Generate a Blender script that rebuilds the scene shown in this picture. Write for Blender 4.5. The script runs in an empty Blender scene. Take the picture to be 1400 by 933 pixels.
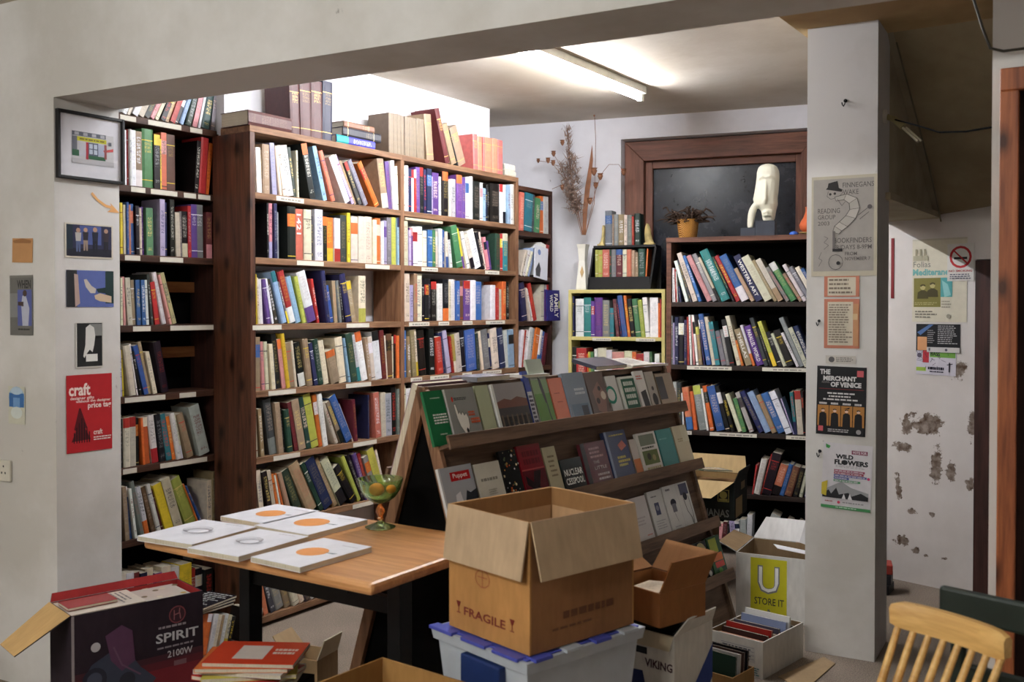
import bpy, bmesh, math, random, re
import numpy as np
from mathutils import Vector, Matrix, Euler
random.seed(7)
R = math.radians
SC = bpy.context.scene
COL = SC.collection

# ------------------------------------------------------------------ camera, world, exposure
F, TH, PIT, HOR, EZ = 1365.0, R(33.5), R(1.0), 420.0, 1.5
SH = F*math.tan(PIT) - (466.5-HOR)
cam_d = bpy.data.cameras.new('camera'); cam = bpy.data.objects.new('camera', cam_d); COL.objects.link(cam)
cam.location = (0, 0, EZ); cam.rotation_euler = (R(90)-PIT, 0, TH)
cam_d.sensor_fit = 'HORIZONTAL'; cam_d.sensor_width = 36; cam_d.lens = F/1400*36; cam_d.shift_y = SH/1400
cam_d.clip_start = 0.05
cam_d.dof.use_dof = True; cam_d.dof.focus_distance = 5.3; cam_d.dof.aperture_fstop = 4.5
SC.camera = cam
w = bpy.data.worlds.new('night'); SC.world = w; w.use_nodes = True
w.node_tree.nodes['Background'].inputs[0].default_value = (0.55, 0.62, 0.8, 1)
w.node_tree.nodes['Background'].inputs[1].default_value = 0.03
SC.view_settings.view_transform = 'Standard'; SC.view_settings.look = 'None'
SC.view_settings.gamma = 1; SC.view_settings.use_curve_mapping = False
SC.view_settings.exposure = 1.2
TUBE_BACK, TUBE_FRONT = 96.0, 128.0          # emission strengths of the two fluorescent tubes

# ------------------------------------------------------------------ pixel -> place helpers (photo frame 1400x933)
FW = np.array([-math.sin(TH)*math.cos(PIT), math.cos(TH)*math.cos(PIT), -math.sin(PIT)])
RT = np.array([math.cos(TH), math.sin(TH), 0.0]); UP = np.cross(RT, FW); CC = np.array([0, 0, EZ])
def ray(px, py): return RT*(px-700)/F + UP*(466.5-py+SH)/F + FW
def on_plane(px, py, p0, n):
    d = ray(px, py); return CC + d*(((np.array(p0)-CC)@n)/(d@n))
def on_z(px, py, z): return on_plane(px, py, (0, 0, z), np.array([0, 0, 1.0]))
def proj(p):
    q = np.array(p)-CC; z = q@FW; return 700+F*(q@RT)/z, 466.5+SH-F*(q@UP)/z
class Frame:
    """upright plane: local x to the right, local y into the plane, z up"""
    def __init__(s, x, y, deg):
        s.o = np.array([x, y, 0.0]); s.a = R(deg)
        s.u = np.array([math.cos(s.a), math.sin(s.a), 0]); s.v = np.array([-math.sin(s.a), math.cos(s.a), 0])
    def px(s, px, py, off=0.0):
        p = on_plane(px, py, s.o+s.v*off, s.v); return float((p-s.o)@s.u), float(p[2])
    def w(s, x, y, z): p = s.o+s.u*x+s.v*y; return (float(p[0]), float(p[1]), float(z))

# ------------------------------------------------------------------ colour
def lin(c):
    return tuple((v/255/12.92 if v/255 <= .04045 else ((v/255+.055)/1.055)**2.4) for v in c)
PAL = dict(W=(228,226,226), C=(214,203,178), I=(208,190,130), T=(160,132,100), B=(106,68,48), D=(58,42,34), K=(22,21,24),
  G=(125,125,128), g=(182,184,184), H=(58,60,64), R=(178,38,36), M=(104,36,42), P=(218,140,140), S=(214,112,82), O=(224,104,36),
  Y=(226,196,36), L=(176,180,70), E=(70,128,78), F=(34,62,52), A=(40,128,136), N=(34,38,84), U=(48,92,166), Q=(140,172,208),
  V=(96,58,140), X=(170,158,200))
CNAME = dict(W='white', C='cream', I='pale yellow', T='tan', B='brown', D='dark brown', K='black', G='grey', g='light grey',
  H='charcoal', R='red', M='maroon', P='pink', S='salmon', O='orange', Y='yellow', L='olive yellow', E='green', F='dark green',
  A='teal', N='navy', U='blue', Q='pale blue', V='purple', X='lavender')
def pal(k, j=0.0):
    c = PAL[k]; g_ = sum(c)/3; c = tuple(v*.84+g_*.16 for v in c); f = 1+random.uniform(-j, j)
    return lin(tuple(max(3, min(250, v*f+random.uniform(-60, 60)*j)) for v in c))

# ------------------------------------------------------------------ materials
MATS = {}
def newmat(name, rough=.6, spec=.3):
    m = bpy.data.materials.new(name); m.use_nodes = True; nt = m.node_tree
    b = nt.nodes['Principled BSDF']; b.inputs['Roughness'].default_value = rough
    b.inputs['Specular IOR Level'].default_value = spec; MATS[name] = m
    return m, nt, b
def nd(nt, t, **kw):
    n = nt.nodes.new(t)
    for k, v in kw.items():
        if k.startswith('i_'): n.inputs[int(k[2:]) if k[2:].isdigit() else k[2:]].default_value = v
        else: setattr(n, k, v)
    return n
def ramp(nt, fac, stops):
    r = nt.nodes.new('ShaderNodeValToRGB'); e = r.color_ramp.elements
    while len(e) < len(stops): e.new(.5)
    for el, (p, c) in zip(e, stops): el.position = p; el.color = (*c, 1) if len(c) == 3 else c
    nt.links.new(fac, r.inputs[0]); return r.outputs[0]
def coords(nt, scale=(1, 1, 1), kind='Object'):
    t = nt.nodes.new('ShaderNodeTexCoord'); m = nt.nodes.new('ShaderNodeMapping'); m.inputs['Scale'].default_value = scale
    nt.links.new(t.outputs[kind], m.inputs[0]); return m.outputs[0]
def noise(nt, vec, scale, detail=4, rough=.5):
    n = nd(nt, 'ShaderNodeTexNoise'); n.inputs['Scale'].default_value = scale; n.inputs['Detail'].default_value = detail
    n.inputs['Roughness'].default_value = rough; nt.links.new(vec, n.inputs['Vector']); return n.outputs['Fac']
def bump(nt, b, h, strength=.2, dist=.01):
    n = nd(nt, 'ShaderNodeBump'); n.inputs['Strength'].default_value = strength; n.inputs['Distance'].default_value = dist
    nt.links.new(h, n.inputs['Height']); nt.links.new(n.outputs[0], b.inputs['Normal'])
def mixc(nt, fac, a, bb, mode='MIX'):
    n = nd(nt, 'ShaderNodeMix', data_type='RGBA', blend_type=mode)
    if hasattr(fac, 'node'): nt.links.new(fac, n.inputs[0])
    else: n.inputs[0].default_value = fac
    for k, v in ((6, a), (7, bb)):
        if hasattr(v, 'node'): nt.links.new(v, n.inputs[k])
        else: n.inputs[k].default_value = (*v, 1)
    return n.outputs[2]
def m_attr(name, rough=.55, spec=.3, var=.12, sc=40, bmp=0):
    m, nt, b = newmat(name, rough, spec)
    a = nd(nt, 'ShaderNodeAttribute', attribute_name='Col')
    f = noise(nt, coords(nt), sc, 3)
    g = ramp(nt, f, [(.3, (1-var,)*3), (.7, (1+var*.4,)*3)])
    nt.links.new(mixc(nt, 1.0, a.outputs['Color'], g, 'MULTIPLY'), b.inputs['Base Color'])
    if bmp: bump(nt, b, f, bmp, .003)
    return m
def m_wood(name, c1, c2, axis='x', rough=.5, spec=.3, sc=1.0, knots=False):
    m, nt, b = newmat(name, rough, spec)
    s = dict(x=(1.2, 14, 14), y=(14, 1.2, 14), z=(14, 14, 1.2))[axis]
    v = coords(nt, tuple(k*sc for k in s))
    n1 = noise(nt, v, 2.2, 6, .6); n2 = noise(nt, v, 9, 3)
    mx = nd(nt, 'ShaderNodeMath', operation='MULTIPLY_ADD'); mx.inputs[1].default_value = .35
    nt.links.new(n2, mx.inputs[0]); nt.links.new(n1, mx.inputs[2])
    c = ramp(nt, mx.outputs[0], [(.48, lin(c1)), (.82, lin(c2))])
    if knots:
        sp_ = nd(nt, 'ShaderNodeSeparateXYZ'); nt.links.new(coords(nt), sp_.inputs[0]); ad_ = nd(nt, 'ShaderNodeMath', operation='ADD')
        nt.links.new(sp_.outputs[0], ad_.inputs[0]); nt.links.new(sp_.outputs[1], ad_.inputs[1]); cm = nd(nt, 'ShaderNodeCombineXYZ')
        nt.links.new(ad_.outputs[0], cm.inputs[0]); nt.links.new(sp_.outputs[2], cm.inputs[1]); mp_ = nd(nt, 'ShaderNodeMapping'); mp_.inputs['Scale'].default_value = (7, 3.4, 1)
        nt.links.new(cm.outputs[0], mp_.inputs[0]); vo = nd(nt, 'ShaderNodeTexVoronoi', voronoi_dimensions='2D'); vo.inputs['Scale'].default_value = 1.0
        nt.links.new(mp_.outputs[0], vo.inputs['Vector'])
        k = ramp(nt, vo.outputs['Distance'], [(.05, (.2, .17, .15)), (.11, (.6, .55, .5)), (.2, (1, 1, 1))])
        c = mixc(nt, 1.0, c, k, 'MULTIPLY')
    nt.links.new(c, b.inputs['Base Color']); bump(nt, b, n1, .15, .003)
    return m
def m_plain(name, c, rough=.5, spec=.3, var=.1, sc=25, metal=0, bmp=.05):
    m, nt, b = newmat(name, rough, spec)
    f = noise(nt, coords(nt), sc, 4); L = lin(c)
    nt.links.new(ramp(nt, f, [(.3, tuple(v*(1-var) for v in L)), (.7, tuple(min(1, v*(1+var)) for v in L))]), b.inputs['Base Color'])
    b.inputs['Metallic'].default_value = metal
    if bmp: bump(nt, b, f, bmp, .003)
    return m
def m_plaster(name, c, dirt, amount=.5, sc=1.2):
    m, nt, b = newmat(name, .85, .15)
    v = coords(nt); f = noise(nt, v, sc, 8, .6); f2 = noise(nt, v, 24, 5)
    col = ramp(nt, f, [(.38, lin(dirt)), (.38+.3*amount, lin(c))])
    sp = noise(nt, coords(nt, (1, 1, .55)), 13, 6, .65)
    col = mixc(nt, ramp(nt, sp, [(.70, (0, 0, 0)), (.74, (.55, .55, .55))]), col, lin((96, 88, 80)))
    nt.links.new(col, b.inputs['Base Color']); bump(nt, b, f2, .12, .01)
    return m
# book cover: colour attribute, lettering-like print where Ink alpha = 1 (uv in metres along the spine)
m, nt, b = newmat('book_cover', .42, .35)
aC = nd(nt, 'ShaderNodeAttribute', attribute_name='Col'); aI = nd(nt, 'ShaderNodeAttribute', attribute_name='Ink')
uv = nd(nt, 'ShaderNodeUVMap', uv_map='UV'); sx = nd(nt, 'ShaderNodeSeparateXYZ'); nt.links.new(uv.outputs[0], sx.inputs[0])
def fl(o, s):
    a = nd(nt, 'ShaderNodeMath', operation='DIVIDE'); a.inputs[1].default_value = s; nt.links.new(o, a.inputs[0])
    c = nd(nt, 'ShaderNodeMath', operation='FLOOR'); nt.links.new(a.outputs[0], c.inputs[0]); return c.outputs[0], a.outputs[0]
cu, _ = fl(sx.outputs[0], .0034); cv, _ = fl(sx.outputs[1], .0030); _, word = fl(sx.outputs[1], .016)
cb = nd(nt, 'ShaderNodeCombineXYZ'); nt.links.new(cu, cb.inputs[0]); nt.links.new(cv, cb.inputs[1])
wn = nd(nt, 'ShaderNodeTexWhiteNoise', noise_dimensions='2D'); nt.links.new(cb.outputs[0], wn.inputs['Vector'])
g1 = nd(nt, 'ShaderNodeMath', operation='GREATER_THAN'); g1.inputs[1].default_value = .42; nt.links.new(wn.outputs[0], g1.inputs[0])
fr = nd(nt, 'ShaderNodeMath', operation='FRACT'); nt.links.new(word, fr.inputs[0])
g2 = nd(nt, 'ShaderNodeMath', operation='GREATER_THAN'); g2.inputs[1].default_value = .2; nt.links.new(fr.outputs[0], g2.inputs[0])
mm = nd(nt, 'ShaderNodeMath', operation='MULTIPLY'); nt.links.new(g1.outputs[0], mm.inputs[0]); nt.links.new(g2.outputs[0], mm.inputs[1])
m2 = nd(nt, 'ShaderNodeMath', operation='MULTIPLY'); nt.links.new(mm.outputs[0], m2.inputs[0]); nt.links.new(aI.outputs['Alpha'], m2.inputs[1])
f = noise(nt, coords(nt), 35, 3)
base = mixc(nt, 1.0, aC.outputs['Color'], ramp(nt, f, [(.3, (.84,)*3), (.7, (1.05,)*3)]), 'MULTIPLY')
nt.links.new(mixc(nt, m2.outputs[0], base, aI.outputs['Color']), b.inputs['Base Color'])
# page edges: fine leaf lines
m, nt, b = newmat('paper', .85, .1)
v = coords(nt, (900, 1, 1)); f = noise(nt, v, 1, 2); f2 = noise(nt, coords(nt), 9, 3)
c = mixc(nt, 1.0, ramp(nt, f, [(.35, lin((176, 164, 140))), (.65, lin((222, 214, 196)))]), ramp(nt, f2, [(.3, (.85,)*3), (.7, (1, 1, 1))]), 'MULTIPLY')
nt.links.new(c, b.inputs['Base Color'])
m_attr('print', .55, .25, .06, 30); m_attr('paint', .5, .3, .1, 20, .1)
m_attr('card', .8, .12, .12, 14, .08); m_attr('gloss', .22, .45, .05, 20); m_attr('fabric', .95, .05, .3, 60, .4)
# corrugated cardboard with faint flutes
m, nt, b = newmat('cardboard', .82, .12)
a = nd(nt, 'ShaderNodeAttribute', attribute_name='Col'); f = noise(nt, coords(nt, (1, 1, .25)), 60, 4); f2 = noise(nt, coords(nt), 5, 5)
c = mixc(nt, 1.0, a.outputs['Color'], ramp(nt, f, [(.3, (.9,)*3), (.7, (1.04,)*3)]), 'MULTIPLY')
c = mixc(nt, 1.0, c, ramp(nt, f2, [(.3, (.82,)*3), (.65, (1.03,)*3)]), 'MULTIPLY')
nt.links.new(c, b.inputs['Base Color']); bump(nt, b, f2, .25, .006)
m_wood('shelf_wood', (92, 64, 46), (146, 110, 82), 'x', .55)
m_wood('upright_wood', (92, 62, 44), (144, 106, 78), 'z', .55)
m_wood('end_wood', (52, 30, 22), (96, 58, 40), 'z', .42, .4, 1, True)
m_wood('dark_shelf_wood', (44, 27, 20), (82, 52, 38), 'x', .55)
m_wood('dark_upright_wood', (34, 20, 18), (66, 38, 32), 'z', .55)
m_wood('black_shelf_wood', (26, 20, 18), (52, 38, 32), 'x', .6)
m_wood('brown_edge_wood', (70, 44, 34), (112, 74, 58), 'x', .6)
m_wood('display_wood', (74, 56, 44), (118, 92, 72), 'x', .6)
m_wood('window_wood', (86, 54, 42), (130, 86, 68), 'x', .5)
m_wood('window_wood_upright', (86, 54, 42), (130, 86, 68), 'z', .5)
m_wood('table_wood', (166, 112, 66), (204, 150, 98), 'x', .34, .4)
m_wood('casing_wood', (116, 60, 34), (170, 98, 58), 'z', .45, .4, 1, True)
m_wood('chair_pine', (188, 140, 76), (222, 180, 112), 'x', .38, .4)
m_wood('slat_wood', (120, 74, 40), (160, 104, 62), 'x', .6)
m_plain('yellow_paint', (206, 192, 122), .5, .3, .07, 12); m_plain('black_paint', (20, 19, 20), .5, .3, .2, 20)
m_plain('black_iron', (16, 16, 18), .45, .4, .2, 30, .4); m_plain('green_paint', (30, 40, 34), .5, .35, .2, 14)
m_plain('white_plastic', (226, 222, 212), .35, .4, .03); m_plain('grey_metal', (120, 120, 122), .35, .5, .1, 30, .9)
m_plain('black_rubber', (8, 8, 8), .8, .05); m_plain('white_stone', (232, 228, 208), .6, .25, .05, 16, 0, .25)
m_plain('slate', (52, 56, 66), .55, .3, .15, 14, 0, .2); m_plain('terracotta', (196, 96, 56), .7, .2, .1)
m_plain('old_stone', (196, 176, 120), .7, .2, .3, 22, 0, .4); m_plain('ceramic', (226, 222, 208), .35, .45, .04)
m_plain('orange_peel', (240, 128, 20), .42, .4, .06, 60, 0, .2); m_plain('dry_leaf', (128, 88, 66), .8, .1, .25, 20)
m_plain('dry_fluff', (142, 120, 108), .95, .05, .3, 40); m_plain('dry_twig', (60, 46, 38), .85, .1, .3, 30)
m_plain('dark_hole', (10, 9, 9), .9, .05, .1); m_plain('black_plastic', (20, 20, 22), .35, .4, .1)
m_plain('crate_plastic', (176, 182, 190), .32, .4, .04); m_plain('blue_plastic', (72, 80, 170), .35, .4, .05)
m, nt, b = newmat('wicker', .6, .25)
wv = nd(nt, 'ShaderNodeTexWave', wave_type='BANDS', bands_direction='DIAGONAL'); wv.inputs['Scale'].default_value = 60; wv.inputs['Distortion'].default_value = 1.5
nt.links.new(coords(nt), wv.inputs['Vector'])
nt.links.new(ramp(nt, wv.outputs[1], [(.2, lin((150, 98, 40))), (.8, lin((204, 148, 76)))]), b.inputs['Base Color']); bump(nt, b, wv.outputs[1], .6, .01)
m_plaster('wall_white', (212, 209, 206), (192, 188, 182), .6); m_plaster('wall_bright', (230, 229, 233), (214, 212, 216), .7)
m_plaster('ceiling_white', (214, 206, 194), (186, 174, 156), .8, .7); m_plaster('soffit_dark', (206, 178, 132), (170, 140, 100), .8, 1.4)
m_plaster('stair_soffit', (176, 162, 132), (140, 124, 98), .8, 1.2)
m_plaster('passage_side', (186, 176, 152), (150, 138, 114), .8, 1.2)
# peeling passage wall: old plaster showing through in a few ragged patches (object coordinates = metres on the wall)
m, nt, b = newmat('wall_peeling', .85, .15)
v = coords(nt); f = noise(nt, v, 1.3, 8, .6); col = ramp(nt, f, [(.3, lin((190, 184, 178))), (.7, lin((220, 215, 212)))])
tot = None; wv = noise(nt, v, 16, 7, .7)
for (x, z, rx, rz) in ((.15, .875, .10, .06), (.05, .85, .03, .05), (.03, .737, .05, .03), (.21, .65, .035, .10), (.29, .63, .03, .05),
        (0, .52, .02, .07), (.08, .39, .03, .02), (.19, .39, .015, .015), (.02, .22, .05, .03), (.10, .175, .03, .02), (.16, .165, .02, .015),
        (.26, .165, .02, .012), (.40, .88, .025, .08), (.39, .57, .02, .05), (.33, 1.17, .05, .05)):
    mp = nd(nt, 'ShaderNodeMapping'); rx, rz = rx*1.45, rz*1.35; mp.inputs['Location'].default_value = (-x/rx, 0, -z/rz); mp.inputs['Scale'].default_value = (1/rx, 0, 1/rz)
    t = nd(nt, 'ShaderNodeTexCoord'); nt.links.new(t.outputs['Object'], mp.inputs[0])
    ln = nd(nt, 'ShaderNodeVectorMath', operation='LENGTH'); nt.links.new(mp.outputs[0], ln.inputs[0])
    if tot is None: tot = ln.outputs['Value']
    else:
        mn = nd(nt, 'ShaderNodeMath', operation='MINIMUM'); nt.links.new(tot, mn.inputs[0]); nt.links.new(ln.outputs['Value'], mn.inputs[1]); tot = mn.outputs[0]
sm = nd(nt, 'ShaderNodeMath', operation='MULTIPLY_ADD'); sm.inputs[1].default_value = 3.2; nt.links.new(wv, sm.inputs[0]); nt.links.new(tot, sm.inputs[2])
k = ramp(nt, sm.outputs[0], [(0, (1, 1, 1)), (1, (0, 0, 0))]).node
k.color_ramp.elements[0].position = .0; k.color_ramp.elements[1].position = 1.0
dv = nd(nt, 'ShaderNodeMath', operation='DIVIDE'); dv.inputs[1].default_value = 4; nt.links.new(sm.outputs[0], dv.inputs[0])
msk = ramp(nt, dv.outputs[0], [(.54, (1, 1, 1)), (.57, (0, 0, 0))])
pc = ramp(nt, noise(nt, v, 30, 4), [(.35, lin((84, 66, 52))), (.65, lin((150, 138, 128)))])
nt.links.new(mixc(nt, msk, col, pc), b.inputs['Base Color']); bump(nt, b, msk, -.5, .01)
# carpet
m, nt, b = newmat('carpet', .95, .05)
f = noise(nt, coords(nt), 180, 3, .8); f2 = noise(nt, coords(nt), 3, 4)
c = mixc(nt, 1.0, ramp(nt, f, [(.35, lin((104, 92, 82))), (.65, lin((170, 156, 142)))]), ramp(nt, f2, [(.3, (.8,)*3), (.7, (1, 1, 1))]), 'MULTIPLY')
nt.links.new(c, b.inputs['Base Color']); bump(nt, b, f, .5, .005)
# night window glass: outside darkness and reflection blotches put into its colour, with dirt
m, nt, b = newmat('window_glass', .08, .3)
f = noise(nt, coords(nt, (2, 2, 2)), 2.6, 8, .7)
nt.links.new(ramp(nt, f, [(.35, lin((12, 14, 20))), (.75, lin((46, 49, 60)))]), b.inputs['Base Color'])
nt.links.new(ramp(nt, f, [(.3, (.22,)*3), (.7, (.3,)*3)]), b.inputs['Roughness'])
m, nt, b = newmat('green_glass', .03, .5); b.inputs['Base Color'].default_value = (.6, .84, .42, 1); b.inputs['Transmission Weight'].default_value = .95
m, nt, b = newmat('amber_glass', .03, .5); b.inputs['Base Color'].default_value = (.9, .3, .05, 1); b.inputs['Transmission Weight'].default_value = .8
m, nt, b = newmat('picture_glass', .05, .5)
tp = nd(nt, 'ShaderNodeBsdfTransparent'); gl = nd(nt, 'ShaderNodeBsdfGlossy'); gl.inputs['Roughness'].default_value = .05; mxs = nd(nt, 'ShaderNodeMixShader'); mxs.inputs[0].default_value = .05
nt.links.new(tp.outputs[0], mxs.inputs[1]); nt.links.new(gl.outputs[0], mxs.inputs[2]); nt.links.new(mxs.outputs[0], nt.nodes['Material Output'].inputs[0])
for nm, st, cc in (('tube_back', TUBE_BACK, (.93, .95, 1.0)), ('tube_front', TUBE_FRONT, (.985, 1.0, .965))):
    m = bpy.data.materials.new(nm); m.use_nodes = True; MATS[nm] = m; nt = m.node_tree; nt.nodes.clear()
    e = nd(nt, 'ShaderNodeEmission'); e.inputs[0].default_value = (*cc, 1); e.inputs[1].default_value = st
    o = nd(nt, 'ShaderNodeOutputMaterial'); nt.links.new(e.outputs[0], o.inputs[0])

# ------------------------------------------------------------------ mesh builder
def rotm(deg, axis='Z'): return Matrix.Rotation(R(deg), 4, axis)
class MB:
    def __init__(s): s.v, s.f, s.c, s.i, s.uv, s.m = [], [], [], [], [], []
    def add(s, vs, fs, col=(.5, .5, .5), mi=0, ink=None, uv=None, M=None):
        n = len(s.v)
        s.v += [tuple(M @ Vector(p)) if M is not None else tuple(p) for p in vs]
        for k, f_ in enumerate(fs):
            s.f.append(tuple(n+q for q in f_)); s.c.append(col); s.m.append(mi)
            s.i.append(ink or (0, 0, 0, 0)); s.uv.append(uv)
        return s
    def box(s, x0, y0, z0, x1, y1, z1, col=(.5, .5, .5), M=None, mi=0):
        return s.add([(x0,y0,z0),(x1,y0,z0),(x1,y1,z0),(x0,y1,z0),(x0,y0,z1),(x1,y0,z1),(x1,y1,z1),(x0,y1,z1)],
            [(3,2,1,0),(4,5,6,7),(0,1,5,4),(1,2,6,5),(2,3,7,6),(3,0,4,7)], col, mi, M=M)
    def prism(s, poly, z0, z1, col=(.5, .5, .5), M=None, mi=0):
        n = len(poly)
        return s.add([(x, y, z0) for x, y in poly]+[(x, y, z1) for x, y in poly],
            [tuple(range(n-1, -1, -1)), tuple(range(n, 2*n))]+[(k, (k+1) % n, n+(k+1) % n, n+k) for k in range(n)], col, mi, M=M)
    def tube(s, pts, r, n=8, col=(.5, .5, .5), M=None, mi=0, cap=True):
        P = [Vector(p) for p in pts]; rs = r if isinstance(r, (list, tuple)) else [r]*len(P); vs = []
        up = Vector((.13, .21, .97))
        for k, p in enumerate(P):
            t = (P[min(k+1, len(P)-1)]-P[max(k-1, 0)]).normalized(); a = t.cross(up)
            if a.length < .05: a = t.cross(Vector((1, 0, 0)))
            a.normalize(); bb = t.cross(a)
            vs += [p+(a*math.cos(2*math.pi*j/n)+bb*math.sin(2*math.pi*j/n))*rs[k] for j in range(n)]
        fs = [(k*n+j, k*n+(j+1) % n, (k+1)*n+(j+1) % n, (k+1)*n+j) for k in range(len(P)-1) for j in range(n)]
        if cap: fs += [tuple(range(n-1, -1, -1)), tuple((len(P)-1)*n+j for j in range(n))]
        return s.add(vs, fs, col, mi, M=M)
    def lathe(s, prof, n=20, col=(.5, .5, .5), c=(0, 0, 0), M=None, mi=0, sx=1, sy=1):
        vs = [(c[0]+r*sx*math.cos(2*math.pi*j/n), c[1]+r*sy*math.sin(2*math.pi*j/n), c[2]+z) for r, z in prof for j in range(n)]
        fs = [(k*n+j, k*n+(j+1) % n, (k+1)*n+(j+1) % n, (k+1)*n+j) for k in range(len(prof)-1) for j in range(n)]
        fs += [tuple(range(n-1, -1, -1)), tuple((len(prof)-1)*n+j for j in range(n))]
        return s.add(vs, fs, col, mi, M=M)
    def join(s, o):
        n = len(s.v); s.v += o.v; s.f += [tuple(q+n for q in f_) for f_ in o.f]
        s.c += o.c; s.i += o.i; s.uv += o.uv; s.m += o.m; return s
    def mesh(s, name, mats, smooth=None):
        me = bpy.data.meshes.new(name); me.from_pydata(s.v, [], s.f)
        for mm_ in (mats if isinstance(mats, (list, tuple)) else [mats]): me.materials.append(MATS[mm_])
        nl = len(me.loops); lp = np.zeros((nl, 4), np.float32); li = np.zeros((nl, 4), np.float32); lu = np.zeros((nl, 2), np.float32)
        q = 0
        for f_, c, ii, u in zip(s.f, s.c, s.i, s.uv):
            k = len(f_); lp[q:q+k, :3] = c[:3]; lp[q:q+k, 3] = 1; li[q:q+k] = ii
            if u: lu[q:q+k] = u
            q += k
        me.color_attributes.new('Col', 'FLOAT_COLOR', 'CORNER').data.foreach_set('color', lp.ravel())
        me.color_attributes.new('Ink', 'FLOAT_COLOR', 'CORNER').data.foreach_set('color', li.ravel())
        me.uv_layers.new(name='UV').data.foreach_set('uv', lu.ravel())
        if len(set(s.m)) > 1: me.polygons.foreach_set('material_index', np.array(s.m, np.int32))
        if smooth is not None:
            me.polygons.foreach_set('use_smooth', np.ones(len(me.polygons), bool)); me.set_sharp_from_angle(angle=R(smooth))
        me.update(); return me
    def build(s, name, mats, parent=None, loc=(0, 0, 0), rot=(0, 0, 0), smooth=None, bevel=0):
        o = bpy.data.objects.new(name, s.mesh(name, mats, smooth)); COL.objects.link(o)
        o.location = loc; o.rotation_euler = rot; o.parent = parent
        if bevel:
            md = o.modifiers.new('bevel', 'BEVEL'); md.width = bevel; md.segments = 2; md.limit_method = 'ANGLE'
        return o
def tag(o, label, cat, group=None, kind=None):
    if label: o['label'] = label
    if cat: o['category'] = cat
    if group: o['group'] = group
    if kind: o['kind'] = kind
    return o
def thing(name, label, cat, loc=(0, 0, 0), rz=0, group=None, rot=None):
    o = bpy.data.objects.new(name, None); COL.objects.link(o); o.empty_display_size = .05
    o.location = loc; o.rotation_euler = rot or (0, 0, rz); return tag(o, label, cat, group)
def struct(o): o['kind'] = 'structure'; return o

# ------------------------------------------------------------------ lettering
_TX = {}
def text_geo(st, bold=0.0):
    k = (st, bold)
    if k not in _TX:
        cu = bpy.data.curves.new('t', 'FONT'); cu.body = st; cu.size = 1; cu.resolution_u = 2; cu.offset = bold
        ob = bpy.data.objects.new('t', cu); me = bpy.data.meshes.new_from_object(ob)
        vs = np.array([v.co[:2] for v in me.vertices]) if me.vertices else np.zeros((1, 2))
        fs = [tuple(p.vertices) for p in me.polygons]
        bpy.data.objects.remove(ob); bpy.data.curves.remove(cu); bpy.data.meshes.remove(me)
        lo, hi = vs.min(0), vs.max(0); _TX[k] = (vs-lo, fs, hi-lo)
    return _TX[k]
class Sheet:
    """flat printed matter: x 0..w to the right, z 0..h up, facing local -y; coordinates given as fractions from the top left"""
    def __init__(s, w, h, col, th=.0008): s.w, s.h, s.col, s.th, s.pr, s.n = w, h, col, th, MB(), 0
    def _y(s): s.n += 1; return -.0004-.00006*s.n
    def rect(s, x0, y0, x1, y1, c): return s.poly([(x0, y0), (x1, y0), (x1, y1), (x0, y1)], c)
    def poly(s, pts, c):
        y = s._y(); P = [(x*s.w, y, (1-v)*s.h) for x, v in pts]
        a = sum(P[k][0]*P[(k+1) % len(P)][2]-P[(k+1) % len(P)][0]*P[k][2] for k in range(len(P)))
        if a < 0: P = P[::-1]
        s.pr.add(P, [tuple(range(len(P)))], lin(c)); return s
    def disc(s, x, y, r, c, ry=None, n=16):
        ry = ry or r*s.w/s.h
        return s.poly([(x+r*math.cos(2*math.pi*k/n), y+ry*math.sin(2*math.pi*k/n)) for k in range(n)], c)
    def line(s, pts, wd, c):
        for (xa, ya), (xb, yb) in zip(pts, pts[1:]):
            dx, dy = (xb-xa)*s.w, (yb-ya)*s.h; L = math.hypot(dx, dy) or 1; nx, ny = -dy/L*wd/2/s.w, dx/L*wd/2/s.h
            s.poly([(xa+nx, ya+ny), (xb+nx, yb+ny), (xb-nx, yb-ny), (xa-nx, ya-ny)], c)
        return s
    def text(s, st, x0, y0, x1, y1, c, bold=.01, rot=0):
        vs, fs, d = text_geo(st, bold); y = s._y()
        X0, X1, Z0, Z1 = x0*s.w, x1*s.w, (1-y1)*s.h, (1-y0)*s.h
        if rot == 90:   # reads top to bottom
            P = [(X0+v[1]/d[1]*(X1-X0), y, Z1-v[0]/d[0]*(Z1-Z0)) for v in vs]
        else: P = [(X0+v[0]/d[0]*(X1-X0), y, Z0+v[1]/d[1]*(Z1-Z0)) for v in vs]
        s.pr.add(P, fs, lin(c)); return s
    def lines(s, x0, y0, x1, y1, n, c, fill=.45, jag=.35):
        for k in range(n):
            yy = y0+(y1-y0)*(k+.2)/n; x = x0; xe = x1-(x1-x0)*random.uniform(0, jag)
            while x < xe-.01:
                xw = min(xe, x+(x1-x0)*random.uniform(.06, .2)); s.rect(x, yy, xw, yy+(y1-y0)/n*fill, c); x = xw+(x1-x0)*.03
        return s
    def base(s, M=None):
        b_ = MB(); n = 6
        return b_.box(0, -s.th/2, 0, s.w, s.th/2, s.h, lin(s.col))
    def build(s, name, label, cat, loc, rot, mat='print', group=None):
        o = s.base().build(name, mat, None, loc, rot); tag(o, label, cat, group)
        if s.pr.f: s.pr.build('print', mat, o)
        return o
    def on_frame(s, name, label, cat, fr, x, z, off=.002, mat='print', tilt=0, group=None):
        return s.build(name, label, cat, fr.w(x, -off, z), (0, R(tilt), fr.a), mat, group)
def sheet_px(fr, x0, y0, x1, y1, col, th=.0008):
    """sheet on an upright plane, from its photo corners top-left and bottom-right"""
    xa, za = fr.px(x0, y0); xb, zb = fr.px(x1, y1); return Sheet(xb-xa, za-zb, col, th), xa, zb

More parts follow.
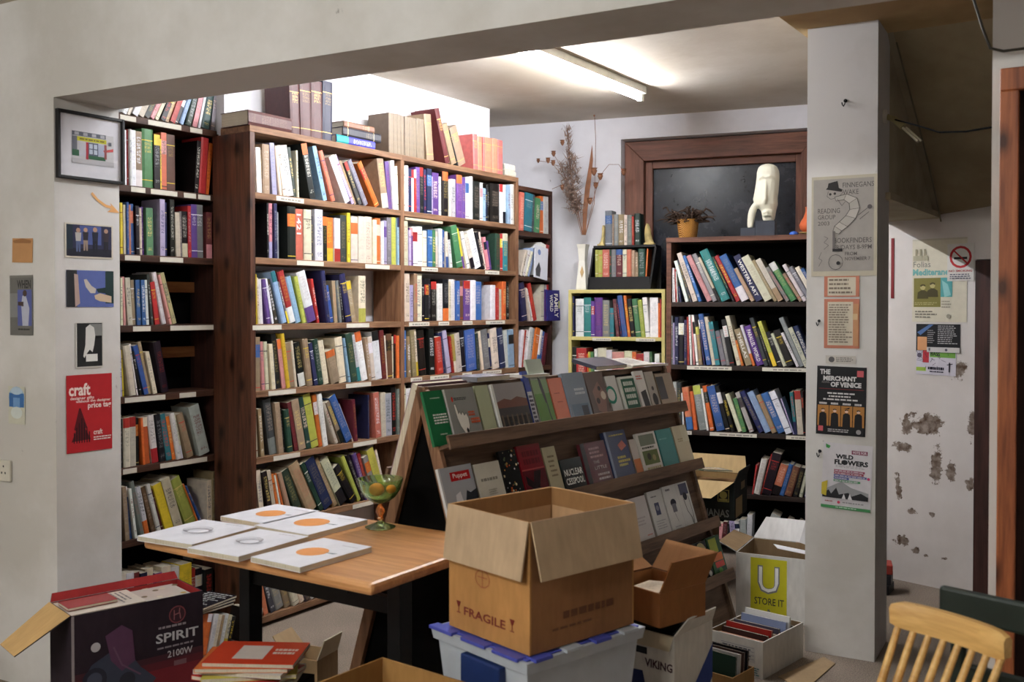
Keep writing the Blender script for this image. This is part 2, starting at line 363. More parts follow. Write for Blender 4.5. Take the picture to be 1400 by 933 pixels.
# ================================================================== THE SETTING
FA = Frame(-3.53, 3.16, 90); FL = Frame(-3.79, 2.53, 90); FC = Frame(-3.57, 5.45, 90)
FB = Frame(-4.127, 5.948, 12.06); FJ = Frame(-3.566, 2.221, 90); FF = Frame(-3.566, 2.221, 4.5)
o_ = FB.w(0, -.6, 0); FD = Frame(o_[0], o_[1], 12.06); o_ = FB.w(0, -.24, 0); FY = Frame(o_[0], o_[1], 12.06)
FP = Frame(-1.326, 4.317, 4.0); FE = Frame(-1.249, 5.727, -15)
CEIL, SOF, BEAM = 2.8, 2.70, 2.30
struct(MB().box(-5.2, -3.3, -.05, 1.7, 7.6, 0).build('floor', 'carpet'))
cb_ = MB(); cb_.box(-5.2, 2.2, CEIL, -1.37, 7.6, CEIL+.06)
struct(cb_.build('ceiling', 'ceiling_white'))
struct(MB().box(-1.37, 2.4, SOF, 1.7, 4.62, SOF+.16).build('ceiling_passage', 'soffit_dark'))
struct(MB().box(-5.2, -3.3, SOF, 1.7, 2.45, SOF+.16).build('ceiling_front', 'ceiling_white'))
def fprism(fr, x0, x1, y0, y1, z0, z1, mb=None):
    mb = mb or MB(); return mb.prism([fr.w(x0, y0, 0)[:2], fr.w(x1, y0, 0)[:2], fr.w(x1, y1, 0)[:2], fr.w(x0, y1, 0)[:2]], z0, z1)
wf = MB(); wf.prism([(-5.2, 2.1), (-3.566, 2.221), (-3.566, 2.503), (-5.2, 2.4)], 0, SOF)
wf.prism([(-3.566, 2.221), (1.7, 2.635), (1.7, 2.915), (-3.566, 2.503)], BEAM, CEIL)
struct(wf.build('wall_front', 'wall_white'))
wl = MB(); wl.box(-5.2, 3.2, 0, -3.75, 5.4, CEIL); wl.box(-5.2, 2.42, 0, -4.13, 3.2, CEIL); wl.box(-5.2, 5.4, 0, -4.13, 7.6, CEIL)
struct(wl.build('wall_left', 'wall_bright'))
WX0, WX1, WZ0, WZ1 = .975, 2.297, 1.30, 2.652
wb = MB(); fprism(FB, -.2, WX0, 0, .4, 0, CEIL, wb); fprism(FB, WX1, 3.4, 0, .4, 0, CEIL, wb)
fprism(FB, WX0, WX1, 0, .4, WZ1, CEIL, wb); fprism(FB, WX0, WX1, 0, .4, 0, WZ0, wb)
struct(wb.build('wall_back', 'wall_bright'))
# window: timber casing, sash, glass
wn = struct(thing('window_1', None, None, FB.w(0, 0, 0), FB.a)); del_keys = None
cw = .135
def casing(nm, poly, mt, y0=.085, y1=.15, par=wn): 
    M_ = Matrix(((1, 0, 0, 0), (0, 0, -1, 0), (0, 1, 0, 0), (0, 0, 0, 1)))      # (x,z,-y) -> frame
    return MB().prism([(x, z) for x, z in poly], -y1, -y0, M=M_).build(nm, mt, par, bevel=.004)
a0, a1, b0, b1 = WX0+.004, WX1-.004, WZ0+.004, WZ1-.008
casing('casing', [(a0, b1), (a0, b0), (a0+cw, b0), (a0+cw, b1-cw)], 'window_wood_upright')
casing('casing', [(a1, b0), (a1, b1), (a1-.13, b1-cw), (a1-.13, b0)], 'window_wood_upright')
casing('casing', [(a0, b1), (a0+cw, b1-cw), (a1-.13, b1-cw), (a1, b1)], 'window_wood')
casing('sill', [(a0+cw, b0), (a1-.13, b0), (a1-.13, b0+.06), (a0+cw, b0+.06)], 'window_wood')
g0, g1, h0, h1 = a0+cw, a1-.13, b0+.06, b1-cw
casing('sash', [(g0, h0), (g0+.05, h0), (g0+.05, h1), (g0, h1)], 'window_wood_upright', .14, .19)
casing('sash', [(g1-.04, h0), (g1, h0), (g1, h1), (g1-.04, h1)], 'window_wood_upright', .14, .19)
casing('sash', [(g0+.05, h1-.05), (g1-.04, h1-.05), (g1-.04, h1), (g0+.05, h1)], 'window_wood', .14, .19)
MB().box(g0+.03, .172, h0, g1-.02, .178, h1-.02).build('pane', 'window_glass', wn)
MB().box(g0-.05, .36, h0-.05, g1+.05, .38, h1+.05).build('shutter', 'dark_hole', wn)  # unseen dark sheet added behind the pane for the night outside
# free-standing pillar, passage under the stairs
struct(fprism(FP, 0, .29, 0, .30, 0, SOF).build('wall_pillar', 'wall_white'))
we = MB().box(-.10, 0, 0, .415, .3, 2.75); we.box(.415, 0, 1.745, .9, .3, 2.75); struct(we.build('wall_passage', 'wall_peeling', None, FE.w(0, 0, 0), (0, 0, FE.a)))
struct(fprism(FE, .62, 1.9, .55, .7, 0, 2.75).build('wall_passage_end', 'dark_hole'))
struct(MB().box(.416, -.012, 0, .64, .06, 1.74).build('trim_1', 'dark_upright_wood', None, FE.w(0, 0, 0), (0, 0, FE.a)))  # dark board added to stand in for the black gap beside the wall
ws = MB()   # boxed-in stair: bulkhead cheek and sloping soffit
ws.add([(-1.03, 4.57, 2.7), (-1.03, 5.68, 1.97), (-1.03, 5.68, 2.7), (-1.06, 4.57, 2.7), (-1.06, 5.68, 1.97), (-1.06, 5.68, 2.7)], [(0, 1, 2), (5, 4, 3), (0, 3, 4, 1), (1, 4, 5, 2), (2, 5, 3, 0)])
ws.box(-1.33, 4.54, 1.97, -1.03, 5.76, 2.0); ws.box(-1.09, 4.54, 1.99, -1.06, 5.70, 2.72)
struct(ws.build('wall_stair_cheek', 'passage_side'))
ss = MB(); ss.add([(-1.03, 4.56, 2.71), (.6, 4.56, 2.71), (.6, 5.5, 1.97), (-1.03, 5.70, 1.97), (-1.03, 4.6, 2.85), (.6, 4.6, 2.85), (.6, 5.6, 2.05), (-1.03, 5.76, 2.05)],
    [(0, 1, 2, 3), (7, 6, 5, 4), (0, 4, 5, 1), (1, 5, 6, 2), (2, 6, 7, 3), (3, 7, 4, 0)])
struct(ss.build('ceiling_stair', 'stair_soffit'))
struct(MB().box(-1.30, 5.95, 0, -1.22, 7.0, CEIL).build('wall_return', 'wall_white'))
# wall with the timber door frame, right edge
FR = Frame(-.444, 3.2, 4)
wr = MB(); fprism(FR, 0, .055, 0, .14, 0, SOF, wr); fprism(FR, .055, 1.9, 0, .14, 2.17, SOF, wr); fprism(FR, .95, 1.9, 0, .14, 0, 2.17, wr)
struct(wr.build('wall_right', 'wall_white'))
dr = struct(thing('door_1', None, None, FR.w(0, 0, 0), FR.a))
MB().box(.022, -.03, 0, .072, -.002, 2.12).build('casing', 'casing_wood', dr, bevel=.004)
MB().box(.955, -.03, 0, 1.01, -.002, 2.12).build('casing', 'casing_wood', dr, bevel=.004)
MB().box(.022, -.03, 2.12, 1.01, -.002, 2.185).build('casing_head', 'casing_wood', dr, bevel=.004)
MB().box(.055, .07, 0, .95, .11, 2.17).build('door_leaf', 'dark_upright_wood', dr)
# front room behind the camera
struct(MB().box(-5.2, -3.3, 0, -5.1, 2.1, SOF).build('wall_street_left', 'wall_white'))
struct(MB().box(1.6, -3.3, 0, 1.7, 7.6, SOF).build('wall_street_right', 'wall_white'))
struct(MB().box(-5.2, -3.4, 0, 1.7, -3.3, SOF).build('wall_street', 'wall_white'))
def tube_lamp(label, x, y0, y1, zc, mt, rz=0):
    L = y1-y0; t = thing('fluorescent_lamp', label, 'lamp', (x, (y0+y1)/2, zc), rz)
    MB().box(-.034, -L/2, -.045, .034, L/2, 0, lin((226, 224, 214))).build('batten', 'paint', t, bevel=.004)
    MB().tube([(0, -L/2+.03, -.068), (0, L/2-.03, -.068)], .015, 14).build('tube', mt, t, smooth=40)
    for s_ in (-1, 1): MB().box(-.016, s_*(L/2-.016)-.016, -.088, .016, s_*(L/2-.016)+.016, -.045, lin((226, 224, 214))).build('lamp_holder', 'paint', t, bevel=.003)
    return t
tube_lamp('lit fluorescent strip light on the ceiling above the bookcases', -2.63, 2.96, 5.36, CEIL, 'tube_back')
tube_lamp('lit fluorescent strip light on the left of the front room ceiling', -3.1, -2.2, -.8, SOF-.002, 'tube_front', R(70))
tube_lamp('lit fluorescent strip light on the right of the front room ceiling', -1.5, -1.3, .1, SOF-.002, 'tube_front', R(70))

# ================================================================== BOOKCASES
ZS = [2.335, 2.03, 1.73, 1.42, 1.11, .80, .48, .05]
def shelf_label(par, x0, x1, z, st, y=-.0012, h=.022):
    s = Sheet(x1-x0, h, (216, 210, 196), .001)
    if st[0] == '~': s.lines(.06, .25, .94, .85, 1, (150, 144, 136), .6, .1)
    else: s.text(st, .05, .22, .95, .8, (60, 56, 54), .0)
    return s.base().join(s.pr).build('shelf_label', 'print', par, (x0, y, z-.027))
def bookcase(label, fr, xs, dep, zs, mat_s, mat_u, t=.03, up=.035, top=None, back=None, end_mat=None, zb=0):
    """xs: uprights' left edges; zs: top surfaces of the shelves, highest first"""
    r = thing('bookcase', label, 'bookcase', fr.w(0, 0, 0), fr.a); S = {}
    for k, x in enumerate(xs):
        MB().box(x, 0, zb, x+up, dep+(.056 if k == 0 and end_mat else 0), top or zs[0]-t).build('divider' if 0 < k < len(xs)-1 else 'side_panel', (end_mat if k == 0 and end_mat else mat_u), r, bevel=.002)
    for j, z in enumerate(zs):
        for k in range(len(xs)-1):
            x0, x1 = xs[k]+up+.0005, xs[k+1]-.0005
            if j == 0 and not top: x0 = xs[k] if k == 0 else xs[k]+up/2; x1 = xs[k+1]+(up if k == len(xs)-2 else up/2)
            S[j, k] = MB().box(x0, 0, z-t, x1, dep, z).build('shelf', mat_s, r, bevel=.002)
    if back: MB().box(xs[0], dep, zb, xs[-1]+up, dep+.012, (top or zs[0])).build('back_panel', back, r)
    return r, S
rA, SA = bookcase('tall two-bay wooden bookcase with lettered shelves along the left wall', FA, [0, 1.07, 2.22], .2, ZS, 'shelf_wood', 'upright_wood', end_mat='end_wood', up=.03)
rL, SL = bookcase('dark wooden bookcase in the alcove behind the picture frame', FL, [0.0, .66], .2, ZS, 'dark_shelf_wood', 'dark_upright_wood', top=2.32, back='dark_hole', up=.03)
for z in (1.57, 1.26): MB().box(.03, .17, z, .66, .195, z+.05).build('back_slat', 'slat_wood', rL)
EUR, BRI = 'EUROPEAN HISTORY', 'BRITISH HISTORY'
def lab(S, j, k, fr, zoom, spans):
    x_, y_, s_ = zoom; z = ZS[j]
    for a_, b_, st in spans: shelf_label(S[j, k], fr.px(x_+a_/s_, 440)[0], fr.px(x_+b_/s_, 440)[0], z, st)
Z4 = (330, 90, 4.665); Z5 = (500, 130, 4.664); Z6 = (330, 260, 4.665); Z7 = (530, 280, 5.184); Z8 = (330, 440, 4.665)
Y1 = (530, 420, 4.664); Y2 = (330, 580, 5.183); Q1 = (0, 100, 3.331); Q2 = (0, 350, 3.331); Q3 = (0, 600, 2.803)
lab(SA, 1, 0, FA, Z4, [(225, 400, '~')]); lab(SA, 2, 0, FA, Z6, [(355, 525, EUR), (790, 945, EUR)])
lab(SA, 3, 0, FA, Z6, [(70, 255, EUR), (670, 815, EUR)]); lab(SA, 4, 0, FA, Z8, [(170, 345, BRI), (665, 825, BRI)])
lab(SA, 5, 0, FA, Z8, [(200, 370, BRI), (710, 860, BRI)]); lab(SA, 6, 0, FA, Y2, [(785, 930, BRI)])
lab(SA, 2, 1, FA, Z7, [(240, 355, '~'), (690, 790, '~')]); lab(SA, 3, 1, FA, Z7, [(150, 295, '~'), (360, 435, '~'), (530, 600, '~'), (695, 830, '~')])
lab(SA, 4, 1, FA, Y1, [(145, 218, '~'), (270, 390, '~'), (475, 535, '~'), (605, 725, '~')])
lab(SL, 0, 0, FL, Q1, [(553, 625, 'STUDIES'), (680, 830, 'SHAKESPEARE'), (870, 925, 'PLAYS')]); lab(SL, 1, 0, FL, Q1, [(600, 665, 'PLAYS'), (690, 810, 'SHAKESPEARE'), (840, 895, 'PLAYS'), (905, 960, 'PLAYS')])
lab(SL, 2, 0, FL, Q1, [(570, 640, 'NOTES'), (730, 835, 'SHAKESPEARE')]); lab(SL, 3, 0, FL, Q2, [(605, 685, 'DRAMA'), (775, 975, 'ALPHABETICAL BY AUTHOR')])
lab(SL, 4, 0, FL, Q2, [(565, 750, 'ALPHABETICAL BY AUTHOR'), (815, 890, 'DRAMA')]); lab(SL, 5, 0, FL, Q3, [(467, 520, 'DRAMA'), (610, 790, 'ALPHABETICAL BY AUTHOR')])
CZ = [2.295, 2.0, 1.70, 1.405, 1.10, .80, .45, .05]
CW = FC.px(753, 300)[0]
rC, SC_ = bookcase('narrow dark bookcase in the far corner beyond the tall bookcase', FC, [0, CW], .22, CZ, 'dark_shelf_wood', 'dark_upright_wood', up=.022)
# black bookcase below the window
DX0 = FD.px(911, 400)[0]; DZ = [1.925, 1.53, 1.145, .745, .375, .085]; DXE = 2.62
rD, SD = bookcase('wide dark bookcase below the window with the white sculpture on top', FD, [DX0, DXE], .3, DZ, 'black_shelf_wood', 'brown_edge_wood', up=.03, back='dark_hole', t=.028)
MB().box(DX0-.001, -.006, 1.897, DXE+.031, -.0005, 1.926).build('edge_strip', 'brown_edge_wood', rD)
for j, spans in ((1, [(.30, .36, '')]), (2, [(.13, .40, '~'), (.58, .84, '~')]), (3, [(.02, .16, '~'), (.27, .55, '~'), (.72, .84, '~')])):
    for a_, b_, st in spans:
        if st: shelf_label(SD[j, 0], DX0+a_, DX0+b_, DZ[j], st)
# pale yellow bookcase
YX0, YX1 = FY.px(777, 430)[0], FY.px(909, 430)[0]
YZ = [FY.px(840, 396)[1], FY.px(840, 461)[1], 0.93, .6, .3, .05]
rY, SY = bookcase('small pale yellow painted bookcase behind the sloping display stand', FY, [YX0, YX1-.022], .2, YZ, 'yellow_paint', 'yellow_paint', up=.022, t=.024, back='dark_hole')
for a_, b_, st in ((.17, .30, '~'), (.47, .60, '~')): shelf_label(SY[1, 0], YX0+a_, YX0+b_, YZ[1], st, h=.02)
# black sloping-sided rack on top of the yellow bookcase
ZR = (740, 270, 3.733)
def rpx(x, y): return FY.px(ZR[0]+x/ZR[2], ZR[1]+y/ZR[2])
KX0, KX1 = rpx(234, 452)[0], rpx(548, 452)[0]; kT0, kT1 = rpx(262, 240)[0], rpx(580, 240)[0]; kz = YZ[0]; kzt = rpx(420, 243)[1]; kzs = rpx(420, 405)[1]
rk = thing('book_rack', 'small black two-tier book rack with sloping sides above the yellow bookcase', 'rack', FY.w(0, 0, kz), FY.a)
MB().box(KX0, .02, 0, KX1, .18, kzs-kz).build('base', 'black_paint', rk); MB().box(kT0, .02, kzt-kz-.015, kT1, .18, kzt-kz).build('top', 'black_paint', rk)
for xa, xb in ((KX0, kT0), (KX1, kT1)):
    MB().add([(xa-.006, .02, 0), (xa+.006, .02, 0), (xb+.006, .02, kzt-kz-.015), (xb-.006, .02, kzt-kz-.015), (xa-.006, .18, 0), (xa+.006, .18, 0), (xb+.006, .18, kzt-kz-.015), (xb-.006, .18, kzt-kz-.015)],
        [(0, 1, 2, 3), (7, 6, 5, 4), (0, 4, 5, 1), (1, 5, 6, 2), (2, 6, 7, 3), (3, 7, 4, 0)]).build('side_panel', 'black_paint', rk)
MB().box(min(KX0, kT0), .18, 0, kT1, .186, kzt-kz).build('back_panel', 'black_paint', rk)

# ================================================================== BOOKS ON SHELVES
BOOKS = []
def book_geo(w_, h, dep, c, c2, ink, style, hard, cov, pag, M=None, seed=0):
    rnd = random.Random(seed); t = min(.0025 if hard else .0009, w_*.18); b_ = min(.004, w_*.2) if hard else .0006
    xs = [-w_/2, -w_/2+.2*w_, w_/2-.2*w_, w_/2]; ys = [b_, 0, 0, b_]
    if style == 0: rows = [(0, .08, c, 0), (.08, .16, c, .5), (.16, .3, c, 0), (.3, .88, c, 1), (.88, 1, c, 0)]
    elif style == 1: rows = [(0, .1, c, 0), (.1, .16, c, 1), (.16, .4, c, 0), (.4, .8, c, 1), (.8, 1, c2, 0)]
    elif style == 2: rows = [(0, .3, c2, 0), (.3, .42, c, 0), (.42, .9, c, 1), (.9, .95, c, 0), (.95, 1, c, 0)]
    elif style == 3: rows = [(0, .05, c, 0), (.05, .065, ink, 0), (.065, .62, c, 0), (.62, .86, c2, 1), (.86, 1, c, 0)]
    elif style == 4: rows = [(0, .12, c, 0), (.12, .135, ink, 0), (.135, .6, c, 0), (.6, .8, c, 1), (.8, .815, ink, 0), (.815, 1, c, 0)]
    elif style == 6: rows = [(k/12, (k+1)/12, (c2, ink, c2, c)[k % 4], 0) for k in range(12)]
    else: rows = [(0, .5, c, 0), (.5, 1, c, 0)]
    U, V_ = rnd.uniform(0, 9), rnd.uniform(0, 9); ts = rnd.choice([.12, .2, .35, .6])
    for z0, z1, cc, txt in rows:
        for k in range(3):
            p = [(xs[k], ys[k], z0*h), (xs[k+1], ys[k+1], z0*h), (xs[k+1], ys[k+1], z1*h), (xs[k], ys[k], z1*h)]
            if style == 6 and k != 1: cc = lin((128, 112, 92))
            fl_ = ts if (txt and k == 1) else 0.0
            cov.add(p, [(0, 1, 2, 3)], cc, 0, (*ink, fl_), [(U+q[0], V_+q[2]) for q in p], M)
    cov.add([(xs[k], ys[k], h) for k in range(4)]+[(xs[3], b_+t, h), (xs[0], b_+t, h)], [(0, 1, 2, 3, 4, 5)], c, M=M)
    cov.add([(xs[0], b_+t, 0), (xs[3], b_+t, 0), (xs[3], b_+t, h), (xs[0], b_+t, h)], [(3, 2, 1, 0)], c, M=M)
    cov.box(-w_/2, b_, 0, -w_/2+t, dep, h, c, M); cov.box(w_/2-t, b_, 0, w_/2, dep, h, c, M)
    i_ = .003 if hard else .0004
    pag.box(-w_/2+t, b_+t, i_, w_/2-t, dep-(.004 if hard else .0004), h-i_, (.7, .66, .56), M, mi=pag.pm)
def dark(c): return sum(c) < .9
INKD = [(30, 28, 30), (40, 30, 60), (120, 24, 24), (24, 40, 90), (20, 60, 50)]; INKL = [(232, 228, 216), (220, 196, 120), (235, 210, 190), (200, 60, 50), (236, 236, 240), (230, 200, 60)]
TOK = re.compile(r'^([A-Za-z])([A-Za-z]?)(-?\d+),(-?\d+)(?:/(-?\d+))?(?:=(.*))?$')
def rect(xl, wh, z, h, a):
    """outline of a book leaning by angle a, in the plane of its shelf"""
    w_ = wh*math.cos(a); cx, z0 = xl+wh/2, z+abs(math.sin(a))*w_/2; c_, s_ = math.cos(a), math.sin(a)
    return [(cx+x*c_+k*s_, z0-x*s_+k*c_) for x, k in ((-w_/2, 0), (w_/2, 0), (w_/2, h), (-w_/2, h))]
def span(P, z):
    xs = []
    for (xa, za), (xb, zb) in zip(P, P[1:]+P[:1]):
        if min(za, zb)-1e-9 <= z <= max(za, zb)+1e-9: xs += [xa, xb] if abs(zb-za) < 1e-9 else [xa+(xb-xa)*(z-za)/(zb-za)]
    return (min(xs), max(xs)) if xs else None
def need(prevs, P):
    """how far P has to move right to clear the outlines before it"""
    m_ = -9.0
    for Q_, _ in prevs:
        for z in [p[1] for p in P]+[p[1] for p in Q_]:
            a_, b_ = span(Q_, z), span(P, z)
            if a_ and b_: m_ = max(m_, a_[1]-b_[0])
    return m_
def row(name, fr, z, zmax, zoom, x0, xend, toks, dep=.15, set_=(.004, .02), group=None, jit=.1, minw=.006, ylift=0, hard=.5, depv=.03, off0=0.0):
    zx, zy, zs = zoom
    def X(px): return fr.px(zx+px/zs, fr_y)[0]
    fr_y = proj(fr.w(fr.px(zx+x0/zs, 440)[0], 0, z))[1]
    lo, hi = -9, 99
    if fr is FA and 'top of' not in name: lo, hi = (.0306, 1.0694) if 'left bay' in name else (1.1006, 2.2194)
    elif fr is FL and name != 'top of alcove bookcase': lo, hi = .0306, .6594
    elif fr is FC: lo, hi = .0226, CW-.0006
    elif fr is FD: lo, hi = DX0+.0306, DXE-.0006
    elif fr is FY and 'rack' not in name: lo, hi = YX0+.0226, YX1-.0226
    elif name == 'lower tier, black rack': lo, hi = kT0+.009, KX1-.008
    cur = max(lo, X(x0)); end = min(hi, X(xend)); out = []
    polys = [([(cur-.05, z-.01), (cur, z-.01), (cur, z+3), (cur-.05, z+3)], 0.0)]
    lx = x0
    for tk in toks.split(';'):
        tk = tk.strip()
        if not tk: continue
        if tk[0] == '_': cur = X(float(tk[1:])); lx = float(tk[1:]); continue
        c, c2, br, ty, le, ttl = TOK.match(tk).groups(); br, ty, le = int(br), int(ty), int(le or 0)
        xr = X(br); mid = (lx+br)/2
        xt, zt = fr.px(zx+(mid+le)/zs, zy+ty/zs); xb = X(mid); zt = max(zt, z+.09)
        a = math.atan2(xt-xb, zt-z) if le else random.uniform(-.012, .0)
        h = min((zt-z)/math.cos(a), (zmax-.012-z)/math.cos(a) if zmax else 9)
        wd = max(xr-cur, minw); xl = cur; lx = br
        keep_w = max(minw, .5*(xr-cur)); a_lim = a
        for it in range(12):
            sh = need(polys[-3:], rect(xl, wd, z, h, a))
            if sh <= 1e-5: break
            if wd-sh >= keep_w: xl += sh+.0002; wd -= sh+.0002
            elif abs(a-polys[-1][1]) > .01 and it < 9: a += (polys[-1][1]-a)*.35
            else: xl += sh+.0002
        P_ = rect(xl, wd, z, h, a); over = max(p[0] for p in P_)-end+.0006
        if over > 0:
            if wd-over >= minw: wd -= over+.0004
            elif a > .02:
                a = 0.0; xl += max(0, need(polys[-3:], rect(xl, wd, z, h, a))); wd = min(wd, end-.001-xl)
            P_ = rect(xl, wd, z, h, a)
            if wd < minw or max(p[0] for p in P_) > end or need(polys[-3:], P_) > 1e-4: continue
        P_ = rect(xl, wd, z, h, a)
        if need(polys[-3:], P_) > 1e-3: continue
        polys.append((P_, a))
        d_ = min(dep, h*.78)*random.uniform(.86, 1.0)
        B_ = dict(fr=fr, xl=xl, wh=wd, z=z, h=h, lean=a, dep=d_, off=random.uniform(*set_)+off0, c=c, c2=c2, row=name, ttl=ttl, group=group or ('books on '+name), jit=jit, hard=random.random() < hard, seed=random.random())
        out.append(B_); cur = xl+wd
    for n_, B_ in enumerate(out): B_['ord'] = n_+1; B_['cnt'] = len(out)
    BOOKS.extend(out); return out
mA = 'main bookcase'
row('top shelf, main bookcase left bay', FA, ZS[1], ZS[0]-.03, Z4, 68, 1018, 'I100,470;W140,520/-12;B152,535/-6;T196,500/-4;X240,490/-42;C272,512/-38;C300,507/-40;W350,510/-45;H368,520/-40;C380,540/-10;_446;KO482,478/-62;_540;Q566,508/-72;S610,545/-82;_672;W710,585/-105;X735,572/-115;T752,610/-95;HR776,620/-95;_800;G832,610/-108;_866;OR900,625/-115;_915;TC956,586/-36;V980,610/-24;W1004,606/-22;C1018,640/-10')
row('top shelf, main bookcase right bay', FA, ZS[1], ZS[0]-.03, Z5, 241, 960, 'C262,455;W284,450;N303,470;W318,475;RW334,475;V360,460;KR386,460;N402,475;N431,470;X440,520;V481,495;W500,520;KO536,490;C550,540;P564,535;g590,535;VO626,510;V650,525;W672,525;W690,520;K735,552;WP752,560;Q770,595;N788,600;K804,572;K862,566;W884,570;WK910,572;Q930,575;W945,570;C958,570')
row('second shelf, main bookcase left bay', FA, ZS[2], ZS[1]-.03, Z6, 68, 1024, '_180;K191,80;PX215,82;N236,80;G256,140;_308;KO360,105;SR412,120=1421;C460,125;H468,165;_480;W530,125;KO555,170;O600,175;WR638,180;_650;H688,160;Y707,145;_712;CO755,168;C800,170;C845,170;C868,190;OC903,180;W918,200;XV942,195;G970,175;L1004,172;QN1024,170')
row('second shelf, main bookcase right bay', FA, ZS[2], ZS[1]-.03, Z7, 118, 926, 'C160,110;X176,180;VP198,165;W236,155;W268,155;C296,185;U325,180;E354,180;C375,190;W400,170;U412,180;C438,190/-8;WK472,200/-28;_500;E542,155/-45;YV562,170/-48;_580;W602,195/-48;C635,215/-48;W685,190/-58;K699,195/-50;C715,200/-44;PK735,235/-32;V752,260/-26;_770;F806,205;RY826,205;AC864,205')
row('third shelf, main bookcase left bay', FA, ZS[3], ZS[2]-.03, Z6, 64, 1024, 'C74,600/-6;Y104,535/-14;C126,560/-14;W150,570/-14;V196,575/-45;W220,570/-58;D254,580/-75;_268;QA300,525/-74;G322,590/-70;RW364,525/-78;Q400,560/-68;L425,555/-55;WV496,530/-74;R514,570/-42;_550;N576,517/-38;U602,610/-34;T622,580/-18;G650,580/-26;K666,580/-30;N712,540/-45;T740,585/-38;_770;CL815,548')
row('third shelf, main bookcase right bay', FA, ZS[3], ZS[2]-.03, Z7, 116, 926, 'VY131,500;C168,490;X195,570;T221,490;C262,490;K276,530;KR306,525;K326,530;KR363,545;W400,560;KO440,530;C456,545;W497,530;U520,540;BP550,540;VR596,540;W636,535;U681,545;_740;W776,570;R796,590;C822,600;O850,545;K873,550')
row('fourth shelf, main bookcase left bay', FA, ZS[4], ZS[3]-.03, Z8, 76, 1024, 'T136,100;P172,130/-16;C197,130/-16;C226,145/-22;N234,150/-24;K268,80/-35;P296,115/-36;Y320,80/-40;T360,140/-30;C377,125/-30;KW432,140/-42;T466,115/-34;N498,140/-40;F532,118/-40;C570,128/-38;TO640,195/-40;C686,105/-30;Q712,110/-38;F752,80/-40;gA782,90/-44;W824,70/-48;T842,105/-28;C870,100/-26;WK911,65/-28;M937,58/-22;C946,90/-16;B980,80/-8;C990,95;KR1002,85;O1020,90')
row('fourth shelf, main bookcase right bay', FA, ZS[4], ZS[3]-.03, Y1, 106, 830, 'U128,150;T158,190/-10;T190,150/-18;C216,145/-18;K262,150/-18;_278;K312,140/-8;R360,195/-18;N386,165/-26;X420,155/-34;R434,190/-22;L458,180/-20;C489,170/-20;K520,150/-18;U582,148/-16;F600,170/-14;C629,160/-30;G672,150/-24;N682,170/-20;C721,140/-20;N761,140/-26;g782,150/-10;QK814,145/-8')
row('fifth shelf, main bookcase left bay', FA, ZS[5], ZS[4]-.03, Z8, 66, 1024, 'M99,530;C126,540/-14;T156,560/-22;_198;HG246,500/-44;T276,520/-28;K300,560/-24;F336,565/-28;M376,520/-50;T420,505/-50;F460,490/-55;L506,465/-58;OW532,470/-42;W562,465/-42;_590;C638,525/-88;T672,520/-96;U722,490/-112;C734,530/-90;M754,500/-20;_828;N836,470;_872;S906,455/-20;C936,455/-8;g976,460/-6;K1004,420/-4;G1024,430')
row('fifth shelf, main bookcase right bay', FA, ZS[5], ZS[4]-.03, Y1, 108, 830, 'C130,500;W160,520;K190,510;W215,500;T250,495;G290,500;N330,505;C370,500;W410,498;M450,505;C500,500;T550,505;W600,500;U640,505;C690,500;K730,510;W780,500;C820,505')
row('sixth shelf, main bookcase left bay', FA, ZS[6], ZS[5]-.03, Y2, 80, 1140, 'M122,360/-4;C186,335/-38;K242,345/-58;C268,335/-54;O300,365/-58;W312,370/-56;O342,360/-70;T382,355/-82;F458,345/-108;T556,305/-140;F592,290/-140;N662,270/-140;T706,262/-140;CK770,270/-140;K838,320/-130;L868,240/-120;K890,230/-110;V918,220/-95;RT946,216/-85;G980,240/-76;L1030,190/-90;C1052,190/-70')
row('sixth shelf, main bookcase right bay', FA, ZS[6], ZS[5]-.03, Y1, 108, 830, 'C130,640;W160,640;K190,645;T250,640;N330,640;C370,645;M450,640;C500,640;U640,645;C690,640;K730,640;C820,640')
row('bottom shelf, main bookcase left bay', FA, ZS[7], ZS[6]-.03, (160, 640, 3.185), 585, 1200, '_636;S668,460/-60;H702,490/-50;G742,480/-40;T770,490/-30;C800,495/-30;C826,500/-28;H852,500/-26;W882,505/-24;g922,505/-20;C950,510;T980,510;K1010,500;W1040,505;M1080,500')
row('top of alcove bookcase', FL, ZS[0], None, Q1, 560, 1004, 'W585,165/36;C605,160/36;W632,150/38;C660,140/40;K684,135/40;P708,125/40;C730,125/40;K758,115/40;T778,112/42;R802,108/44;KW818,108/44;Q842,100/44;F880,100/36;P905,96/34;W920,95/30;F960,95/26;G985,92/12', dep=.15)
row('top shelf, alcove bookcase', FL, ZS[1], ZS[0]-.03, Q1, 560, 1000, 'W574,255;W592,258;R598,255;W608,255;W626,260;T656,265;E706,255;K734,280;Y744,300;SP769,270;B807,280;_890;K908,310/14;R944,290/14;O962,320/22;C984,300/14')
row('second shelf, alcove bookcase', FL, ZS[2], ZS[1]-.03, Q1, 556, 1000, 'Y570,590;C582,600;U594,588;S606,600;US626,595/-8;K640,605/-4;C652,615/-4;V672,610/-6;E702,615/-4;_734;X756,575;N764,590;_782;K802,570;C826,635/-6;G836,630/-4;K866,630/-4;R880,605/-4;V906,598/-4;G936,600;_944;MP970,635')
row('third shelf, alcove bookcase', FL, ZS[3], ZS[2]-.03, Q2, 556, 1000, 'C566,100/-2;P584,95/-8;C612,100/-14;T632,110/-10;U652,110/-8;U670,110/-8;W690,110/-10;H710,85/-22;R736,120/-24;W772,80/-56;P792,90/-58;I818,82/-58')
